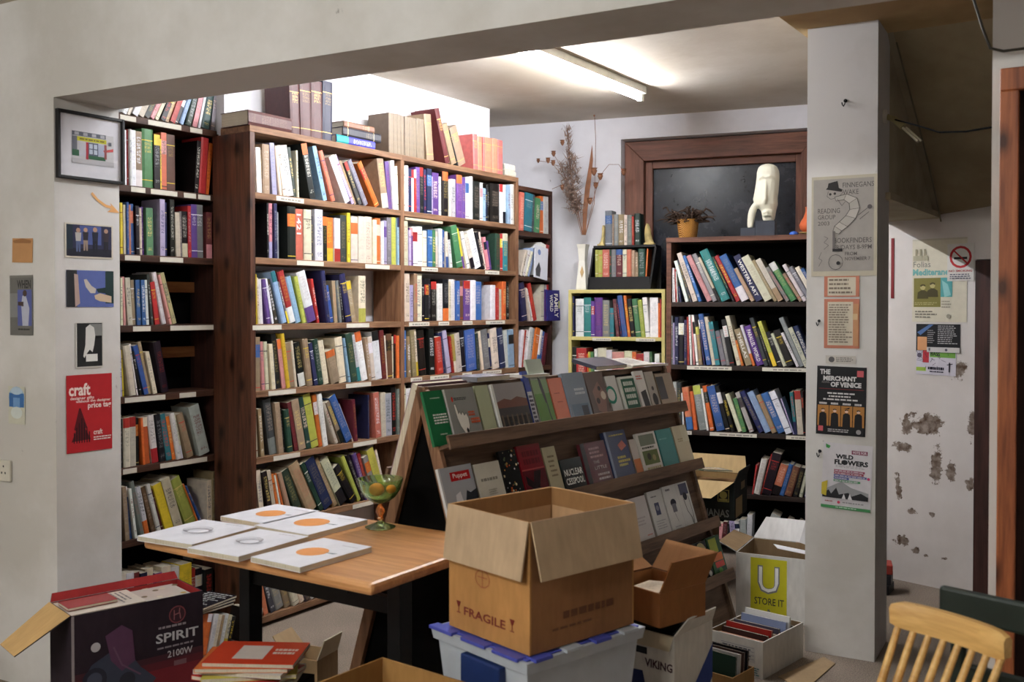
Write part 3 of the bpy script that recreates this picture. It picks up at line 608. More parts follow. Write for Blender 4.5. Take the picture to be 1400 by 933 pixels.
row('fourth shelf, alcove bookcase', FL, ZS[4], ZS[3]-.03, Q2, 556, 1000, 'X568,430/-12;Y577,430/-20;C626,415/-42;W636,405/-46;K652,440/-46;U682,412/-52;T702,396/-50;C720,440/-38;_746;K780,395/-40')
row('fifth shelf, alcove bookcase', FL, ZS[5], ZS[4]-.03, Q2, 556, 1000, 'K570,745;CR600,740;CR628,735/-2;K648,740/-4;O666,740/-12;OC692,738/-14;WR732,730/-24;K762,725/-26;A796,725/-34;O812,735/-32;W832,720/-34;C846,728/-36;T888,725/-50;_918;g966,690/-52')
row('sixth shelf, alcove bookcase', FL, ZS[6], ZS[5]-.03, Q3, 467, 845, 'N476,210/-14;T500,190/-26;U516,190/-28;W530,195/-26;G562,170/-42;WO583,190/-36;B608,190/-44;W626,180/-46;M640,200/-46;Y672,180/-50;C706,160/-54;L762,165/-66;O770,180/-64;U782,185/-62;_800;C818,160;T832,128;V842,160')
row('bottom shelf, alcove bookcase', FL, ZS[7], ZS[6]-.03, Q3, 467, 845, 'C490,520;W520,515;M545,515;N570,515;C600,500;V625,515;C660,490;W700,495;Y740,480;R760,500;K790,500;K820,500')
row('top shelf, corner bookcase', FC, CZ[1], CZ[0]-.03, Z5, 984, 1190, 'S1014,620/6;A1062,605/12;H1082,610/10;E1112,660/8;O1142,620;g1170,620;L1188,615', dep=.17)
row('second shelf, corner bookcase', FC, CZ[2], CZ[1]-.03, Z7, 938, 1180, '_950;C968,330/40;W984,330/42;C1000,340/44;Q1020,320/50;_1060;W1100,285/30;MR1140,290/22;W1160,290/14;C1176,280/8', dep=.17)
row('third shelf, corner bookcase', FC, CZ[3], CZ[2]-.03, Z7, 942, 1180, 'N1006,560/-40;C1020,600/-44;C1034,600/-46;W1050,600/-40;R1074,560/-44;_1094;C1116,566;V1140,600;WR1158,568;P1176,568', dep=.17)
row('fourth shelf, corner bookcase', FC, CZ[4], CZ[3]-.03, Y1, 842, 1050, 'W862,150/20;R872,150/22;W890,150/24;W908,132/26;g926,140/26;O952,140/30;WU968,150/28;U990,160/24;M1010,170/20', dep=.17)
P4 = (890, 310, 5.832); P5 = (890, 430, 5.182); P6 = (900, 580, 4.664)
nd_ = 'dark bookcase below window'
row('top shelf, dark bookcase below window', FD, DZ[1], DZ[0]-.03, P4, 156, 1420, 'W172,330/-6;W190,330/-12;R200,340/-14;W214,360/-18;N238,480/-20;_262;W296,285/-118;H322,270/-118;C368,215/-130;U402,235/-130;P486,240/-170;G526,225/-170;CK556,250/-165;A632,200/-180;F668,250/-180;R712,240/-178;UW782,240/-182;T830,340/-140;N890,240/-184=WESTERN ART;C970,250/-190;T1006,275/-180;CT1056,270/-184;G1106,330/-166;E1166,300/-180;T1210,380/-140;W1246,310/-170;G1290,330/-160;C1330,330/-150;U1370,340/-150', dep=.24)
row('second shelf, dark bookcase below window', FD, DZ[2], DZ[1]-.03, P5, 106, 1240, 'G140,10;X165,60;N190,20;KW230,15;N250,40;R270,20/-6;W290,5/-12;P305,20/-18;W336,5/-34;TL362,90/-26;N378,40/-40;U426,0/-60;C456,20/-58;A488,55/-52;G530,120/-50;G556,110/-48;KW590,40/-64;C636,15/-84;O656,185/-46;TC716,110/-86=THELLAS;WO738,80/-90;VY800,90/-96=PARALLEL WORLD;H832,30/-108;K856,100/-90;L892,55/-112;K930,130/-92;C960,140/-92;K1010,120/-100;W1050,135/-112;G1086,30/-150;C1120,100/-120;N1160,90/-120', dep=.24)
row('third shelf, dark bookcase below window', FD, DZ[3], DZ[2]-.03, P5, 150, 1240, 'g180,480;H212,485;W232,560/-16;SU298,520/-36;O326,550/-30;GL392,510/-50;W408,530/-44;OK446,510/-56;U522,515/-74;KW560,515/-80;K590,560/-70;C646,570/-92;E676,600/-70;gH728,560/-104;N802,555/-140;Q852,560/-130;T892,580/-116;U952,570/-126;W1002,555/-124;X1014,600/-90;AN1036,555/-34;C1078,545/-24;KB1094,550/-20;R1120,560;N1150,550;W1190,560', dep=.22)
row('fourth shelf, dark bookcase below window', FD, DZ[4], DZ[3]-.03, P6, 30, 1100, '_596;R606,265/24;W646,230/50;R656,200/70;K716,195/70;S768,268/62;U800,265/62;B850,280/56;K890,285/48;C918,300/40;N960,290/30', dep=.22)
row('bottom shelf, dark bookcase below window', FD, DZ[5], DZ[4]-.03, P6, 340, 1100, 'P400,640/10;M430,630/8;K445,640/4;X494,620/-14;WN524,625/-14;g560,612/-4;W592,582/8;_640;g702,592/80;_716;R750,690/40;R790,622/70;T830,640/60;U868,632/50;P900,650/44;N940,640/30', dep=.22)
row('upper shelf, yellow bookcase', FY, YZ[1], YZ[0]-.03, ZR, 140, 612, 'N164,480;_172;W214,518;A250,512;VR270,530;V310,512;G346,525;A366,565;M396,522/-28;N411,520/-24;U437,490/-30;O453,475/-26;K480,520/-22;E508,520/-22;L530,525/-20;W553,512/-18;W594,512;O604,540;R612,520', dep=.16)
row('lower shelf, yellow bookcase', FY, YZ[2], YZ[1]-.03, ZR, 140, 612, '_150;K178,765;R228,770;O238,800/-6;L256,790/-8;E270,790/-6;W286,775/-4;C330,770;W360,780;P420,790;C460,785;O480,790;R520,800;W550,790;E576,790/-14;W600,800', dep=.16)
row('upper tier, black rack', FY, kzt, None, ZR, 318, 500, 'GU355,66;T364,85;G387,85;T416,85;C432,88;G456,88;R468,95;F500,80', dep=.12, set_=(.03, .035), hard=1)
row('lower tier, black rack', FY, kzs, kzt-.015, ZR, 250, 560, 'L285,265;L306,268;S342,255;F352,265;G377,262;M410,265;C431,265;S456,265;T474,270;T490,280;F526,255;O556,258/8', dep=.12, set_=(.02, .026), hard=1)
# volumes standing on top of the tall bookcase
TOPN = 'top of main bookcase'
for nm, zm, st, en, tk in (('a', Z4, 320, 600, '_326;B390,102/-10;B460,94/-8;B528,97/-4;N588,100/2'),
        ('b', Z5, 150, 960, '_160;C187,113;C211,118;C235,122;C258,132;C283,138;C309,142;C336,148;C362,150;C386,156;T446,122/-20;_520;M549,92/-70;T592,190/-60;H602,225/-56;T652,215/-62;_698;P727,250/-6;S757,264/-4;P768,268;S818,272;S854,278;P886,288')):
    bs = row(TOPN+nm, FA, ZS[0], None, zm, st, en, tk, dep=.19, set_=(.006, .012), group='old volumes on top of main bookcase', hard=1, jit=.05)
k0 = sum(1 for q in BOOKS if q['row'] == TOPN+'a'); n_ = 0
for q in BOOKS:
    if q['row'].startswith(TOPN): n_ += 1; q['ord'] = n_; q['cnt'] = 26; q['gilt'] = True; q['row'] = TOPN; q['force'] = True
# books standing on the floor beside the table leg
FG0 = on_z(320, 884, 0); FG = Frame(float(FG0[0]), float(FG0[1])-.3, 90)
row('floor beside the table leg', FG, 0.0, .27, (160, 640, 3.185), 376, 660, 'OW396,640/30;W414,640/32;C430,645/32;T444,645/30;W462,640/30;C480,645/28;K494,650/26;_548;K562,615/22;W577,612/20;Y588,612/18;W604,610/16;C624,615/14', dep=.17, set_=(.0, .01))

ORD = ['', 'first', 'second', 'third', 'fourth', 'fifth', 'sixth', 'seventh', 'eighth', 'ninth', 'tenth', 'eleventh', 'twelfth', 'thirteenth', 'fourteenth', 'fifteenth', 'sixteenth', 'seventeenth', 'eighteenth', 'nineteenth']
TENS = {20: 'twentieth', 30: 'thirtieth'}
def ordw(n): return ORD[n] if n < 20 else TENS[n] if n in TENS else ('twenty-' if n < 30 else 'thirty-')+ORD[n % 10]
def area(q):
    a_ = proj(q['fr'].w(q['xl'], q['off'], q['z'])); b_ = proj(q['fr'].w(q['xl']+q['wh'], q['off'], q['z'])); c_ = proj(q['fr'].w(q['xl'], q['off'], q['z']+q['h']))
    vis = 0 <= a_[0] <= 1100 and c_[1] > -20
    if q['row'] in ('fifth shelf, main bookcase right bay', 'sixth shelf, main bookcase right bay') or (q['fr'] is FD and a_[0] > 1098): vis = False
    return (b_[0]-a_[0])*(a_[1]-c_[1]) if vis else 0
for q in BOOKS: q['area'] = area(q)+(1e4 if q['ttl'] or q.get('force') else 0)
KEEP = set(id(q) for q in sorted(BOOKS, key=lambda q: -q['area'])[:300])
stuff = MB(); stuff.pm = 1
for q in BOOKS:
    a_ = q['lean']; w_ = q['wh']*math.cos(a_); fr = q['fr']
    loc = fr.w(q['xl']+q['wh']/2, q['off'], q['z']+abs(math.sin(a_))*w_/2+.0003)
    rnd = random.Random(q['seed']); c = pal(q['c'], q['jit'])
    c2 = pal(q['c2'], .08) if q['c2'] else (pal(rnd.choice('WKRUCOY'), .1) if rnd.random() < .1 else c)
    ink = lin(rnd.choice(INKL if dark(c) else INKD)); st = rnd.choice([0, 0, 4, 1]) if c2 == c else rnd.choice([1, 2, 3])
    if q.get('gilt'): ink = lin((206, 170, 96)); st = 4
    if q['row'] == TOPN and q['c'] == 'B': c = c2 = lin((78, 46, 46))
    if q['row'] == TOPN and q['c'] == 'N': c = c2 = lin((34, 34, 56))
    if q['row'] == TOPN and q['c'] == 'C': c = lin((104, 88, 74)); c2 = lin((170, 158, 136)); st = 6; ink = lin((62, 56, 92))
    if q['row'] == TOPN and q['c'] in 'PS': c = lin((206, 112, 108) if q['c'] == 'P' else (208, 138, 112)); c2 = c
    if q['ttl']: st = 5
    if id(q) in KEEP:
        cov, pag = MB(), MB(); pag.pm = 0
        book_geo(w_, q['h'], q['dep'], c, c2, ink, st, q['hard'], cov, pag, seed=q['seed'])
        o = cov.build('book', 'book_cover', None, loc, (0, a_, fr.a)); pag.build('pages', 'paper', o)
        nm = CNAME[q['c']]+((' and '+CNAME[q['c2']]) if q['c2'] and q['c2'] != q['c'] else '')
        q['nm'] = nm; tag(o, f"{nm} book, {ordw(q['ord'])} from left, {q['row']}", 'book', q['group'])
        if q['ttl']:
            s = Sheet(w_, q['h'], (0, 0, 0)); s.text(q['ttl'], .24, .1, .76, .1+min(.8, .1*len(q['ttl'])), (236, 232, 226) if dark(c) else (40, 30, 30), .015, 90)
            s.pr.build('lettering', 'print', o, (-w_/2, -.0002, 0))
    else:
        M_ = Matrix.Translation(loc) @ Euler((0, a_, fr.a)).to_matrix().to_4x4()
        book_geo(w_, q['h'], q['dep'], c, c2, ink, st, q['hard'], stuff, stuff, M_, q['seed'])
tag(stuff.build('shelved_books', ['book_cover', 'paper']), 'remaining thinner books packed between the larger ones on all the shelves', 'books', None, 'stuff')

# ------------------------------------------------------------------ single books lying down or standing face out
def lying(label, fr, x0, x1, z0, z1, dep, col, off=.01, group=None, st=0, ink=(220, 200, 150), hard=True, rz=0, c2=None, tilt=0):
    cov, pag = MB(), MB(); pag.pm = 0
    c = lin(col); book_geo(z1-z0, x1-x0, dep, c, lin(c2) if c2 else c, lin(ink), st, hard, cov, pag, seed=x0)
    o = cov.build('book', 'book_cover', None, fr.w(x0, off, (z0+z1)/2), (0, R(90+tilt), fr.a+R(rz))); pag.build('pages', 'paper', o)
    return tag(o, label, 'book', group)
def zx(fr, zoom, x, y): return fr.px(zoom[0]+x/zoom[2], zoom[1]+y/zoom[2])
G_ = 'books lying on top of main bookcase'
x0, z0 = zx(FA, Z4, 46, 370); x1, _ = zx(FA, Z4, 322, 415)
lying('large brown gilt volume lying flat on the near end of the main bookcase top', FA, x0, x1, ZS[0]+.0005, ZS[0]+.068, .19, (84, 52, 50), .0, G_, 0, (180, 150, 120))
x0, _ = zx(FA, Z4, 612, 0); x1, _ = zx(FA, Z4, 858, 0); z = ZS[0]+.0005
lying('blue book with teal end at the bottom of the lying pile on the main bookcase', FA, x0, x1, z, z+.04, .17, (70, 70, 170), .005, G_, 2, (200, 200, 220), True, 0, (40, 160, 160))
lying('charcoal book in the middle of the lying pile on the main bookcase', FA, x0+.045, x1+.045, z+.0405, z+.086, .17, (52, 50, 58), .004, G_, 4)
lying('brown leather book topmost of the lying pile on the main bookcase', FA, x0+.06, x1-.0, z+.0865, z+.118, .15, (122, 84, 64), .01, G_, 4)
x0, _ = zx(FA, Z5, 890, 0); x1, _ = zx(FA, Z5, 962, 0)
lying('lower of two cream books lying beside the red set on the main bookcase', FA, x0, x1, z, z+.036, .15, (216, 206, 188), .005, G_)
lying('upper of two cream books lying beside the red set on the main bookcase', FA, x0, x1-.005, z+.0365, z+.075, .15, (222, 214, 200), .008, G_)
x0, zz = zx(FA, Z7, 130, 165); x1, _ = zx(FA, Z7, 395, 165)
mx = max((q['z']+q['h'] for q in BOOKS if q['fr'] is FA and abs(q['z']-ZS[2]) < .01 and x0-.03 < q['xl'] < x1), default=zz)
lying('floppy cream paperback lying across the books of the right bay, second shelf', FA, x0, x1, mx+.002, mx+.016, .15, (206, 188, 160), .004, None, 5, hard=False)
# face-out books: local x to the right, z up, facing -y
def face_book(label, w_, h, th, col, loc, rot, design=None, group=None, name='book', spine=None):
    cov = MB(); c = lin(col); sp = lin(spine) if spine else c; t = min(.0015, th*.2)
    cov.box(0, 0, 0, w_, t, h, c); cov.box(0, th-t, 0, w_, th, h, c); cov.box(-.0008, 0, 0, t, th, h, sp)
    o = cov.build(name, 'gloss', None, loc, rot); tag(o, label, 'book', group)
    MB().box(t, t, .001, w_-.002, th-t, h-.001).build('pages', 'paper', o)
    if design:
        s = Sheet(w_, h, col); design(s)
        if s.pr.f: s.pr.build('cover_print', 'gloss', o)
    return o
GC = 'face-out books in the corner bookcase'
x0, zz = zx(FC, Z7, 1118, 602); x1, _ = zx(FC, Z7, 1206, 602)
face_book('dark blue magazine lettered FAMILY WORLD standing in the corner bookcase', x1-x0, .21, .012, (44, 40, 110), FC.w(x0, -.02, CZ[3]+.001), (R(-2), 0, FC.a),
    lambda s: (s.text('FAMILY', .55, .12, .85, .9, (236, 232, 226), .02, 90), s.text('WORLD', .2, .15, .45, .7, (236, 232, 226), .02, 90), s.rect(.88, .35, .98, .6, (190, 190, 120))), GC)
x0, zz = zx(FC, Z7, 1020, 300); x1, _ = zx(FC, Z7, 1110, 300)
face_book('white picture book leaning face out in the corner bookcase', x1-x0, .22, .01, (214, 216, 226), FC.w(x0, -.025, CZ[2]+.001), (R(-3), R(8), FC.a),
    lambda s: (s.poly([(.05, .75), (.3, .5), (.45, .7), (.4, .95), (.1, .95)], (60, 60, 66)), s.disc(.3, .2, .12, (110, 130, 180))), GC)
x0, _ = zx(FC, Y1, 960, 120); x1, _ = zx(FC, Y1, 1026, 120)
face_book('pale blue book standing face out on the fourth shelf of the corner bookcase', x1-x0+.05, .235, .012, (170, 196, 204), FC.w(x0-.05, .197, CZ[4]+.001), (0, 0, FC.a), None, GC)

# ================================================================== SLOPING DISPLAY STAND
FS = Frame(-2.206, 2.75, 84.5); ZT, KK = 1.215, .33; PHI = math.atan(KK)
NV = -FS.v*math.cos(PHI)+np.array([0, 0, math.sin(PHI)]); DV = -FS.v*math.sin(PHI)-np.array([0, 0, math.cos(PHI)])
APX = np.array(FS.w(0, 0, ZT))
def slope_px(px, py, off=0.0):
    p = on_plane(px, py, APX+NV*off, NV)-APX; return float(p@FS.u), float(p@DV)
def slope_w(x, s, off=0.0): p = APX+FS.u*x+DV*s+NV*off; return tuple(float(v) for v in p)
LEN = 1.66; SL_ = (ZT-.03)/math.cos(PHI)
LED = [slope_px(935, 557, .05)[1], slope_px(960, 634, .05)[1], slope_px(985, 712, .05)[1], slope_px(1010, 780, .05)[1]]
print('LED', LED, [slope_px(605, 608, .05), slope_px(617, 692, .05)])
st = thing('display_stand', 'A-shaped wooden display stand with sloping sides and book ledges', 'display stand', FS.w(0, 0, 0), FS.a)
def slope_box(nm, x0, x1, s0, s1, o0, o1, mt, left=False):
    """box on the right-hand slope: x along the ridge, s down the slope, o outwards"""
    c_, s_ = math.cos(PHI), math.sin(PHI); vs = []
    for (x, s, o) in ((x0, s0, o0), (x1, s0, o0), (x1, s1, o0), (x0, s1, o0), (x0, s0, o1), (x1, s0, o1), (x1, s1, o1), (x0, s1, o1)):
        y = -s*s_-o*c_; z = ZT-s*c_+o*s_; vs.append((x, -y if left else y, z))
    return MB().add(vs, [(3,2,1,0),(4,5,6,7),(0,1,5,4),(1,2,6,5),(2,3,7,6),(3,0,4,7)] if left else [(0,1,2,3),(7,6,5,4),(4,5,1,0),(5,6,2,1),(6,7,3,2),(7,4,0,3)]).build(nm, mt, st, bevel=.002)
for lf in (False, True): slope_box('shade_lining', .03, LEN-.03, .015, SL_-.03, -.018, -.0125, 'black_paint', lf)  # black inner sheets added to imitate the shaded interior
MB().add([(.025, -(ZT-.02)*KK+.03, .02), (.025, (ZT-.02)*KK-.03, .02), (.025, 0, ZT-.06), (.035, -(ZT-.02)*KK+.03, .02), (.035, (ZT-.02)*KK-.03, .02), (.035, 0, ZT-.06)], [(0, 2, 1), (3, 4, 5), (0, 1, 4, 3), (1, 2, 5, 4), (2, 0, 3, 5)]).build('end_panel', 'dark_hole', st)  # black triangle added across the open end to stand in for shade
slope_box('back_board', .02, LEN-.02, .01, SL_-.02, -.012, 0, 'display_wood'); slope_box('back_board', .02, LEN-.02, .01, SL_-.02, -.012, 0, 'display_wood', True)
for x in (0, LEN-.02):
    for lf in (False, True): slope_box('leg', x, x+.02, .0, SL_+.02, -.03, .018, 'upright_wood' if x == 0 else 'display_wood', lf)
MB().box(0, -.012, ZT-.02, LEN, .012, ZT+.003).build('ridge', 'display_wood', st, bevel=.002)
for s_ in LED:
    slope_box('ledge', .0, LEN+.0, s_, s_+.014, .0185, .062, 'display_wood'); slope_box('ledge_lip', .0, LEN+.0, s_-.028, s_+.022, .0625, .074, 'display_wood')
slope_box('ledge', 0, LEN, .36, .374, .0185, .06, 'display_wood', True); slope_box('ledge_lip', 0, LEN, .335, .38, .0605, .072, 'display_wood', True)
MB().box(.3, -.3, .03, .33, .3, .045).build('cross_bar', 'display_wood', st)
def disp(label, r_, xl, xr, yt, col, design=None, th=.012, spine=None, stag=0, skew=0):
    s1 = LED[r_]-.0005; o = .0195+stag*.0125
    def solve(px):
        lo, hi = -.3, 2.2
        for _ in range(40):
            m_ = (lo+hi)/2
            if proj(slope_w(m_, s1, o+th))[0] < px: lo = m_
            else: hi = m_
        return lo
    x0, x1 = solve(xl), solve(xr); lo, hi = -.4, s1
    for _ in range(40):
        m_ = (lo+hi)/2
        if proj(slope_w(x0, m_, o+th))[1] < yt: lo = m_
        else: hi = m_
    h = s1-lo
    return face_book(label, x1-x0-.006, h, th, col, slope_w(x0+.003, s1, o+th), (-PHI, R(skew), FS.a), design, 'face-out books on the display stand', 'book', spine)
W_, BK = (226, 222, 214), (26, 26, 28)
def d_green(s): s.lines(.3, .12, .8, .16, 1, (190, 206, 190)); s.lines(.25, .42, .98, .62, 4, (224, 230, 222), .55, .1); s.lines(.4, .78, .8, .83, 1, (190, 206, 190))
disp('green book with small white lettering, leftmost on the display top ledge', 0, 594, 622, 536, (28, 104, 62), d_green)
def d_hand(s):
    s.rect(0, 0, .02, 1, (206, 206, 200)); s.disc(.2, .2, .035, (190, 50, 36), .05); s.lines(.26, .17, .7, .23, 2, (40, 40, 44), .5, .1)
    s.poly([(.2, .3), (.26, .29), (.3, .48), (.34, .43), (.38, .5), (.44, .44), (.48, .52), (.55, .47), (.6, .58), (.58, .72), (.5, .84), (.45, .98), (.38, .84), (.28, .72), (.22, .55)], (232, 228, 220))
    s.line([(.2, .3), (.26, .29), (.3, .48), (.34, .43), (.38, .5), (.44, .44), (.48, .52), (.55, .47), (.6, .58), (.58, .72), (.5, .84), (.45, .98), (.38, .84), (.28, .72), (.22, .55), (.2, .3)], .0016, (50, 46, 46))
    s.poly([(.44, .78), (.48, .74), (.52, .78), (.47, .96)], (40, 40, 44)); s.lines(.62, .44, .86, .54, 2, (206, 90, 50), .7, .1); s.lines(.66, .57, .98, .68, 2, (206, 90, 50), .75, .1); s.lines(.6, .93, .95, .97, 1, (206, 90, 50))
disp('grey book with a drawn pointing hand on the display top ledge', 0, 623, 664, 533, (142, 142, 138), d_hand, .014, (206, 206, 200))
disp('pale green plain book beside the pointing-hand book', 0, 665, 684, 528, (176, 182, 150), lambda s: s.lines(.2, .9, .7, .94, 1, (120, 126, 100)), .01)
def d_bridge(s):
    s.rect(0, 0, .06, 1, (222, 222, 216)); s.rect(.06, 0, 1, .36, (150, 144, 144)); s.poly([(.06, .36), (.3, .3), (.5, .34), (.7, .28), (1, .34), (1, .5), (.06, .5)], (112, 74, 64))
    s.rect(.06, .48, 1, .66, (70, 66, 66)); s.rect(.06, .66, 1, 1, (40, 38, 38))
    for k in range(6): s.rect(.1+k*.15, .62, .15+k*.15, .98, (96, 82, 68))
disp('book with a dark painted bridge scene on the display top ledge', 0, 687, 732, 526, (110, 100, 96), d_bridge, .016, (222, 222, 216))
disp('narrow blue and white book beside the bridge-scene book', 0, 733, 741, 508, (60, 76, 150), lambda s: (s.rect(0, .35, 1, 1, (190, 192, 200)), s.lines(.1, .4, .9, .95, 8, (40, 40, 60), .6)), .014)
def d_fig(s):
    s.rect(0, .45, 1, 1, (96, 140, 66)); s.rect(0, .3, 1, .5, (132, 160, 108)); s.poly([(.45, .26), (.6, .3), (.68, .5), (.7, .62), (.6, .64), (.46, .42)], (52, 50, 50)); s.disc(.5, .23, .05, (52, 50, 50)); s.poly([(.64, .62), (.7, .62), (.74, .82), (.86, .98), (.76, .99), (.68, .82)], (52, 50, 50))
disp('tall pale green book with a dark standing figure on the display stand', 0, 742, 764, 492, (172, 182, 164), d_fig, .01)
disp('plain orange book on the display top ledge', 0, 765, 784, 518, (216, 120, 88), lambda s: (s.lines(.2, .3, .8, .34, 1, (150, 70, 50)), s.lines(.3, .48, .7, .52, 1, (150, 70, 50))), .012)
disp('blue-grey book with a window picture on the display top ledge', 0, 785, 814, 511, (122, 134, 148), lambda s: (s.lines(.4, .3, .9, .45, 2, (196, 204, 212), .6), s.rect(.1, .62, .9, .92, (92, 112, 132)), s.rect(.55, .66, .85, .9, (48, 52, 60))), .018)
disp('brown picture book beside the blue-grey one on the display', 0, 815, 840, 510, (104, 88, 82), lambda s: (s.poly([(.2, .4), (.6, .2), (.9, .5), (.7, .9), (.3, .8)], (140, 108, 96)), s.disc(.75, .5, .14, (206, 190, 170)), s.disc(.4, .6, .1, (60, 48, 46)), s.disc(.6, .35, .08, (52, 46, 44))), .018)
disp('white book with a green ring on the display top ledge', 0, 841, 856, 515, (212, 212, 206), lambda s: (s.disc(.2, .45, .5, (42, 130, 108)), s.disc(.2, .45, .34, (212, 212, 206)), s.lines(.1, .86, .9, .96, 1, (70, 70, 70), .8, .05)), .012)
disp('dark green book with white lettering on the display top ledge', 0, 859, 880, 516, (206, 210, 200), lambda s: (s.rect(.1, .06, .98, .82, (44, 92, 72)), s.lines(.2, .1, .92, .76, 4, (200, 208, 196), .62, .25)), .016)
disp('white book with red title and dark figures on the display stand', 0, 881, 894, 508, (218, 214, 208), lambda s: (s.lines(.1, .1, .9, .22, 2, (190, 80, 70)), s.poly([(.2, .5), (.8, .45), (.9, .85), (.3, .9)], (56, 52, 56))), .012)
disp('beige book with a dark oval figure on the display stand', 0, 895, 907, 509, (166, 156, 146), lambda s: (s.disc(.5, .7, .3, (52, 46, 50), .16), s.disc(.5, .42, .14, (70, 62, 62))), .014)
disp('tan book with a dark photograph, last on the display top ledge', 0, 908, 930, 512, (156, 138, 120), lambda s: s.rect(0, .08, .45, .7, (62, 58, 64)), .012)
def d_pop(s):
    s.rect(.04, .0, 1, 1, (164, 166, 172)); s.rect(.3, .1, .9, .26, (178, 34, 38)); s.text('Puppet', .38, .13, .82, .23, (240, 226, 222)); s.poly([(.1, .75), (.3, .6), (.5, .85), (.7, .45), (.8, .5), (1, .45), (1, 1), (.1, 1)], (44, 46, 52)); s.poly([(.35, .5), (.5, .45), (.55, .75), (.75, .92), (.5, .97), (.3, .75)], (218, 218, 222))
disp('white and dark cover with a red title label, leftmost on the second display ledge', 1, 616, 662, 642, (206, 206, 208), d_pop)
disp('plain white book with a small script title on the second display ledge', 1, 664, 699, 636, (204, 200, 186), lambda s: (s.lines(.15, .27, .85, .36, 1, (140, 136, 126), .6, .05), s.lines(.35, .5, .7, .62, 3, (160, 156, 144))), .01)
def d_flor(s):
    rr = random.Random(3)
    for _ in range(40): s.disc(rr.random(), rr.random(), rr.uniform(.02, .06), rr.choice([(206, 190, 150), (160, 120, 60), (190, 90, 40), (90, 100, 70), (210, 206, 200)]), n=7)
disp('black book scattered with small flowers on the second display ledge', 1, 700, 724, 618, (26, 26, 26), d_flor)
disp('dark red book with black diagonal shapes on the second display ledge', 1, 725, 757, 611, (128, 24, 34), lambda s: (s.rect(0, .42, 1, 1, (86, 14, 24)), s.poly([(.1, .5), (1, .9), (1, 1), (.1, .65)], (36, 14, 18)), s.poly([(.5, .45), (.8, .45), (.4, 1), (.15, 1)], (36, 14, 18)), s.lines(.15, .08, .9, .34, 2, (100, 16, 26), .7, .1), s.rect(0, .4, 1, .425, (170, 60, 60))), .014)
disp('cream book with a handwritten title on the second display ledge', 1, 758, 776, 613, (182, 172, 140), lambda s: s.lines(.25, .15, .8, .6, 5, (120, 108, 84), .4), .012)
disp('black book lettered NUCLEAR CESSPOOL on the second display ledge', 1, 777, 806, 630, (28, 36, 36), lambda s: (s.text('NUCLEAR', .08, .28, .95, .46, (232, 232, 226), .02), s.text('CESSPOOL', .08, .52, .95, .7, (232, 232, 226), .02), s.poly([(.2, 1), (.5, .8), (.9, 1)], (60, 120, 96))), .012)
disp('dark red book with white lettering on the second display ledge', 1, 808, 842, 608, (92, 36, 44), lambda s: (s.rect(0, 0, .16, 1, (34, 28, 32)), s.lines(.3, .1, .85, .36, 3, (190, 150, 150), .5, .3), s.text('THE', .36, .4, .6, .46, (206, 190, 190)), s.text('LITTLE', .36, .52, .85, .59, (206, 190, 190)), s.lines(.42, .66, .92, .84, 2, (206, 190, 190), .5, .1)), .016)
disp('tall dark blue book with an orange patch on the second display ledge', 1, 843, 872, 592, (54, 62, 96), lambda s: (s.rect(0, 0, .1, 1, (120, 130, 160)), s.lines(.2, .06, .9, .12, 1, (190, 170, 90)), s.poly([(.5, .28), (.75, .2), (.9, .32), (.6, .4)], (190, 110, 96)), s.lines(.35, .48, .9, .7, 3, (190, 176, 90), .6)), .02)
disp('narrow white and orange book on the second display ledge', 1, 873, 883, 602, (196, 186, 176), lambda s: s.rect(0, .5, 1, .9, (196, 120, 70)), .01)
disp('white-bordered book with a green village picture on the second display ledge', 1, 884, 910, 594, (212, 208, 198), lambda s: (s.rect(.1, .05, .9, .3, (122, 128, 110)), s.lines(.15, .32, .85, .38, 1, (70, 70, 60), .7), s.rect(.1, .42, .9, .74, (98, 110, 62)), s.disc(.4, .56, .1, (60, 60, 46)), s.disc(.65, .6, .09, (150, 140, 96)), s.lines(.15, .78, .9, .96, 2, (176, 170, 130), .6, .2)), .014)
disp('plain teal book on the second display ledge', 1, 911, 932, 589, (74, 138, 136), lambda s: s.lines(.1, .2, .8, .26, 1, (110, 170, 166)), .012)
disp('pale cream book last on the second display ledge', 1, 933, 952, 584, (200, 188, 158), lambda s: (s.lines(.2, .3, .8, .4, 2, (160, 146, 116)), s.rect(.55, .02, 1, .4, (208, 200, 170))), .012)
disp('worn white book, leftmost on the third display ledge', 2, 874, 899, 684, (196, 188, 184), lambda s: (s.lines(.2, .4, .8, .6, 3, (170, 160, 158)), s.lines(.6, .78, .9, .83, 1, (190, 110, 100))), .016)
disp('white booklet with a small blue portrait on the third display ledge', 2, 901, 921, 674, (206, 204, 200), lambda s: (s.lines(.2, .1, .7, .15, 1, (110, 108, 112)), s.rect(.3, .25, .62, .5, (66, 70, 100)), s.disc(.46, .36, .1, (130, 130, 150)), s.lines(.15, .6, .85, .8, 4, (160, 158, 160), .35)), .01)
def d_kd(s):
    s.line([(.52, .02), (.52, .98)], .0012, (150, 148, 150)); s.lines(.1, .05, .28, .11, 1, (110, 108, 112), .7, .05); s.disc(.28, .36, .11, (44, 44, 56), .08); s.rect(.2, .38, .36, .55, (120, 118, 126)); s.line([(.24, .55), (.3, .75)], .002, (60, 60, 70)); s.lines(.12, .82, .44, .92, 2, (160, 158, 160), .35)
    s.rect(.62, .03, .95, .26, (70, 72, 96)); s.disc(.78, .3, .08, (40, 40, 52)); s.line([(.7, .35), (.74, .6), (.84, .75), (.86, .95)], .0035, (50, 48, 52)); s.line([(.9, .3), (.92, .7), (.86, .95)], .003, (70, 66, 66))
disp('wide white booklet with two line drawings on the third display ledge', 2, 922, 956, 667, (212, 210, 206), d_kd, .01)
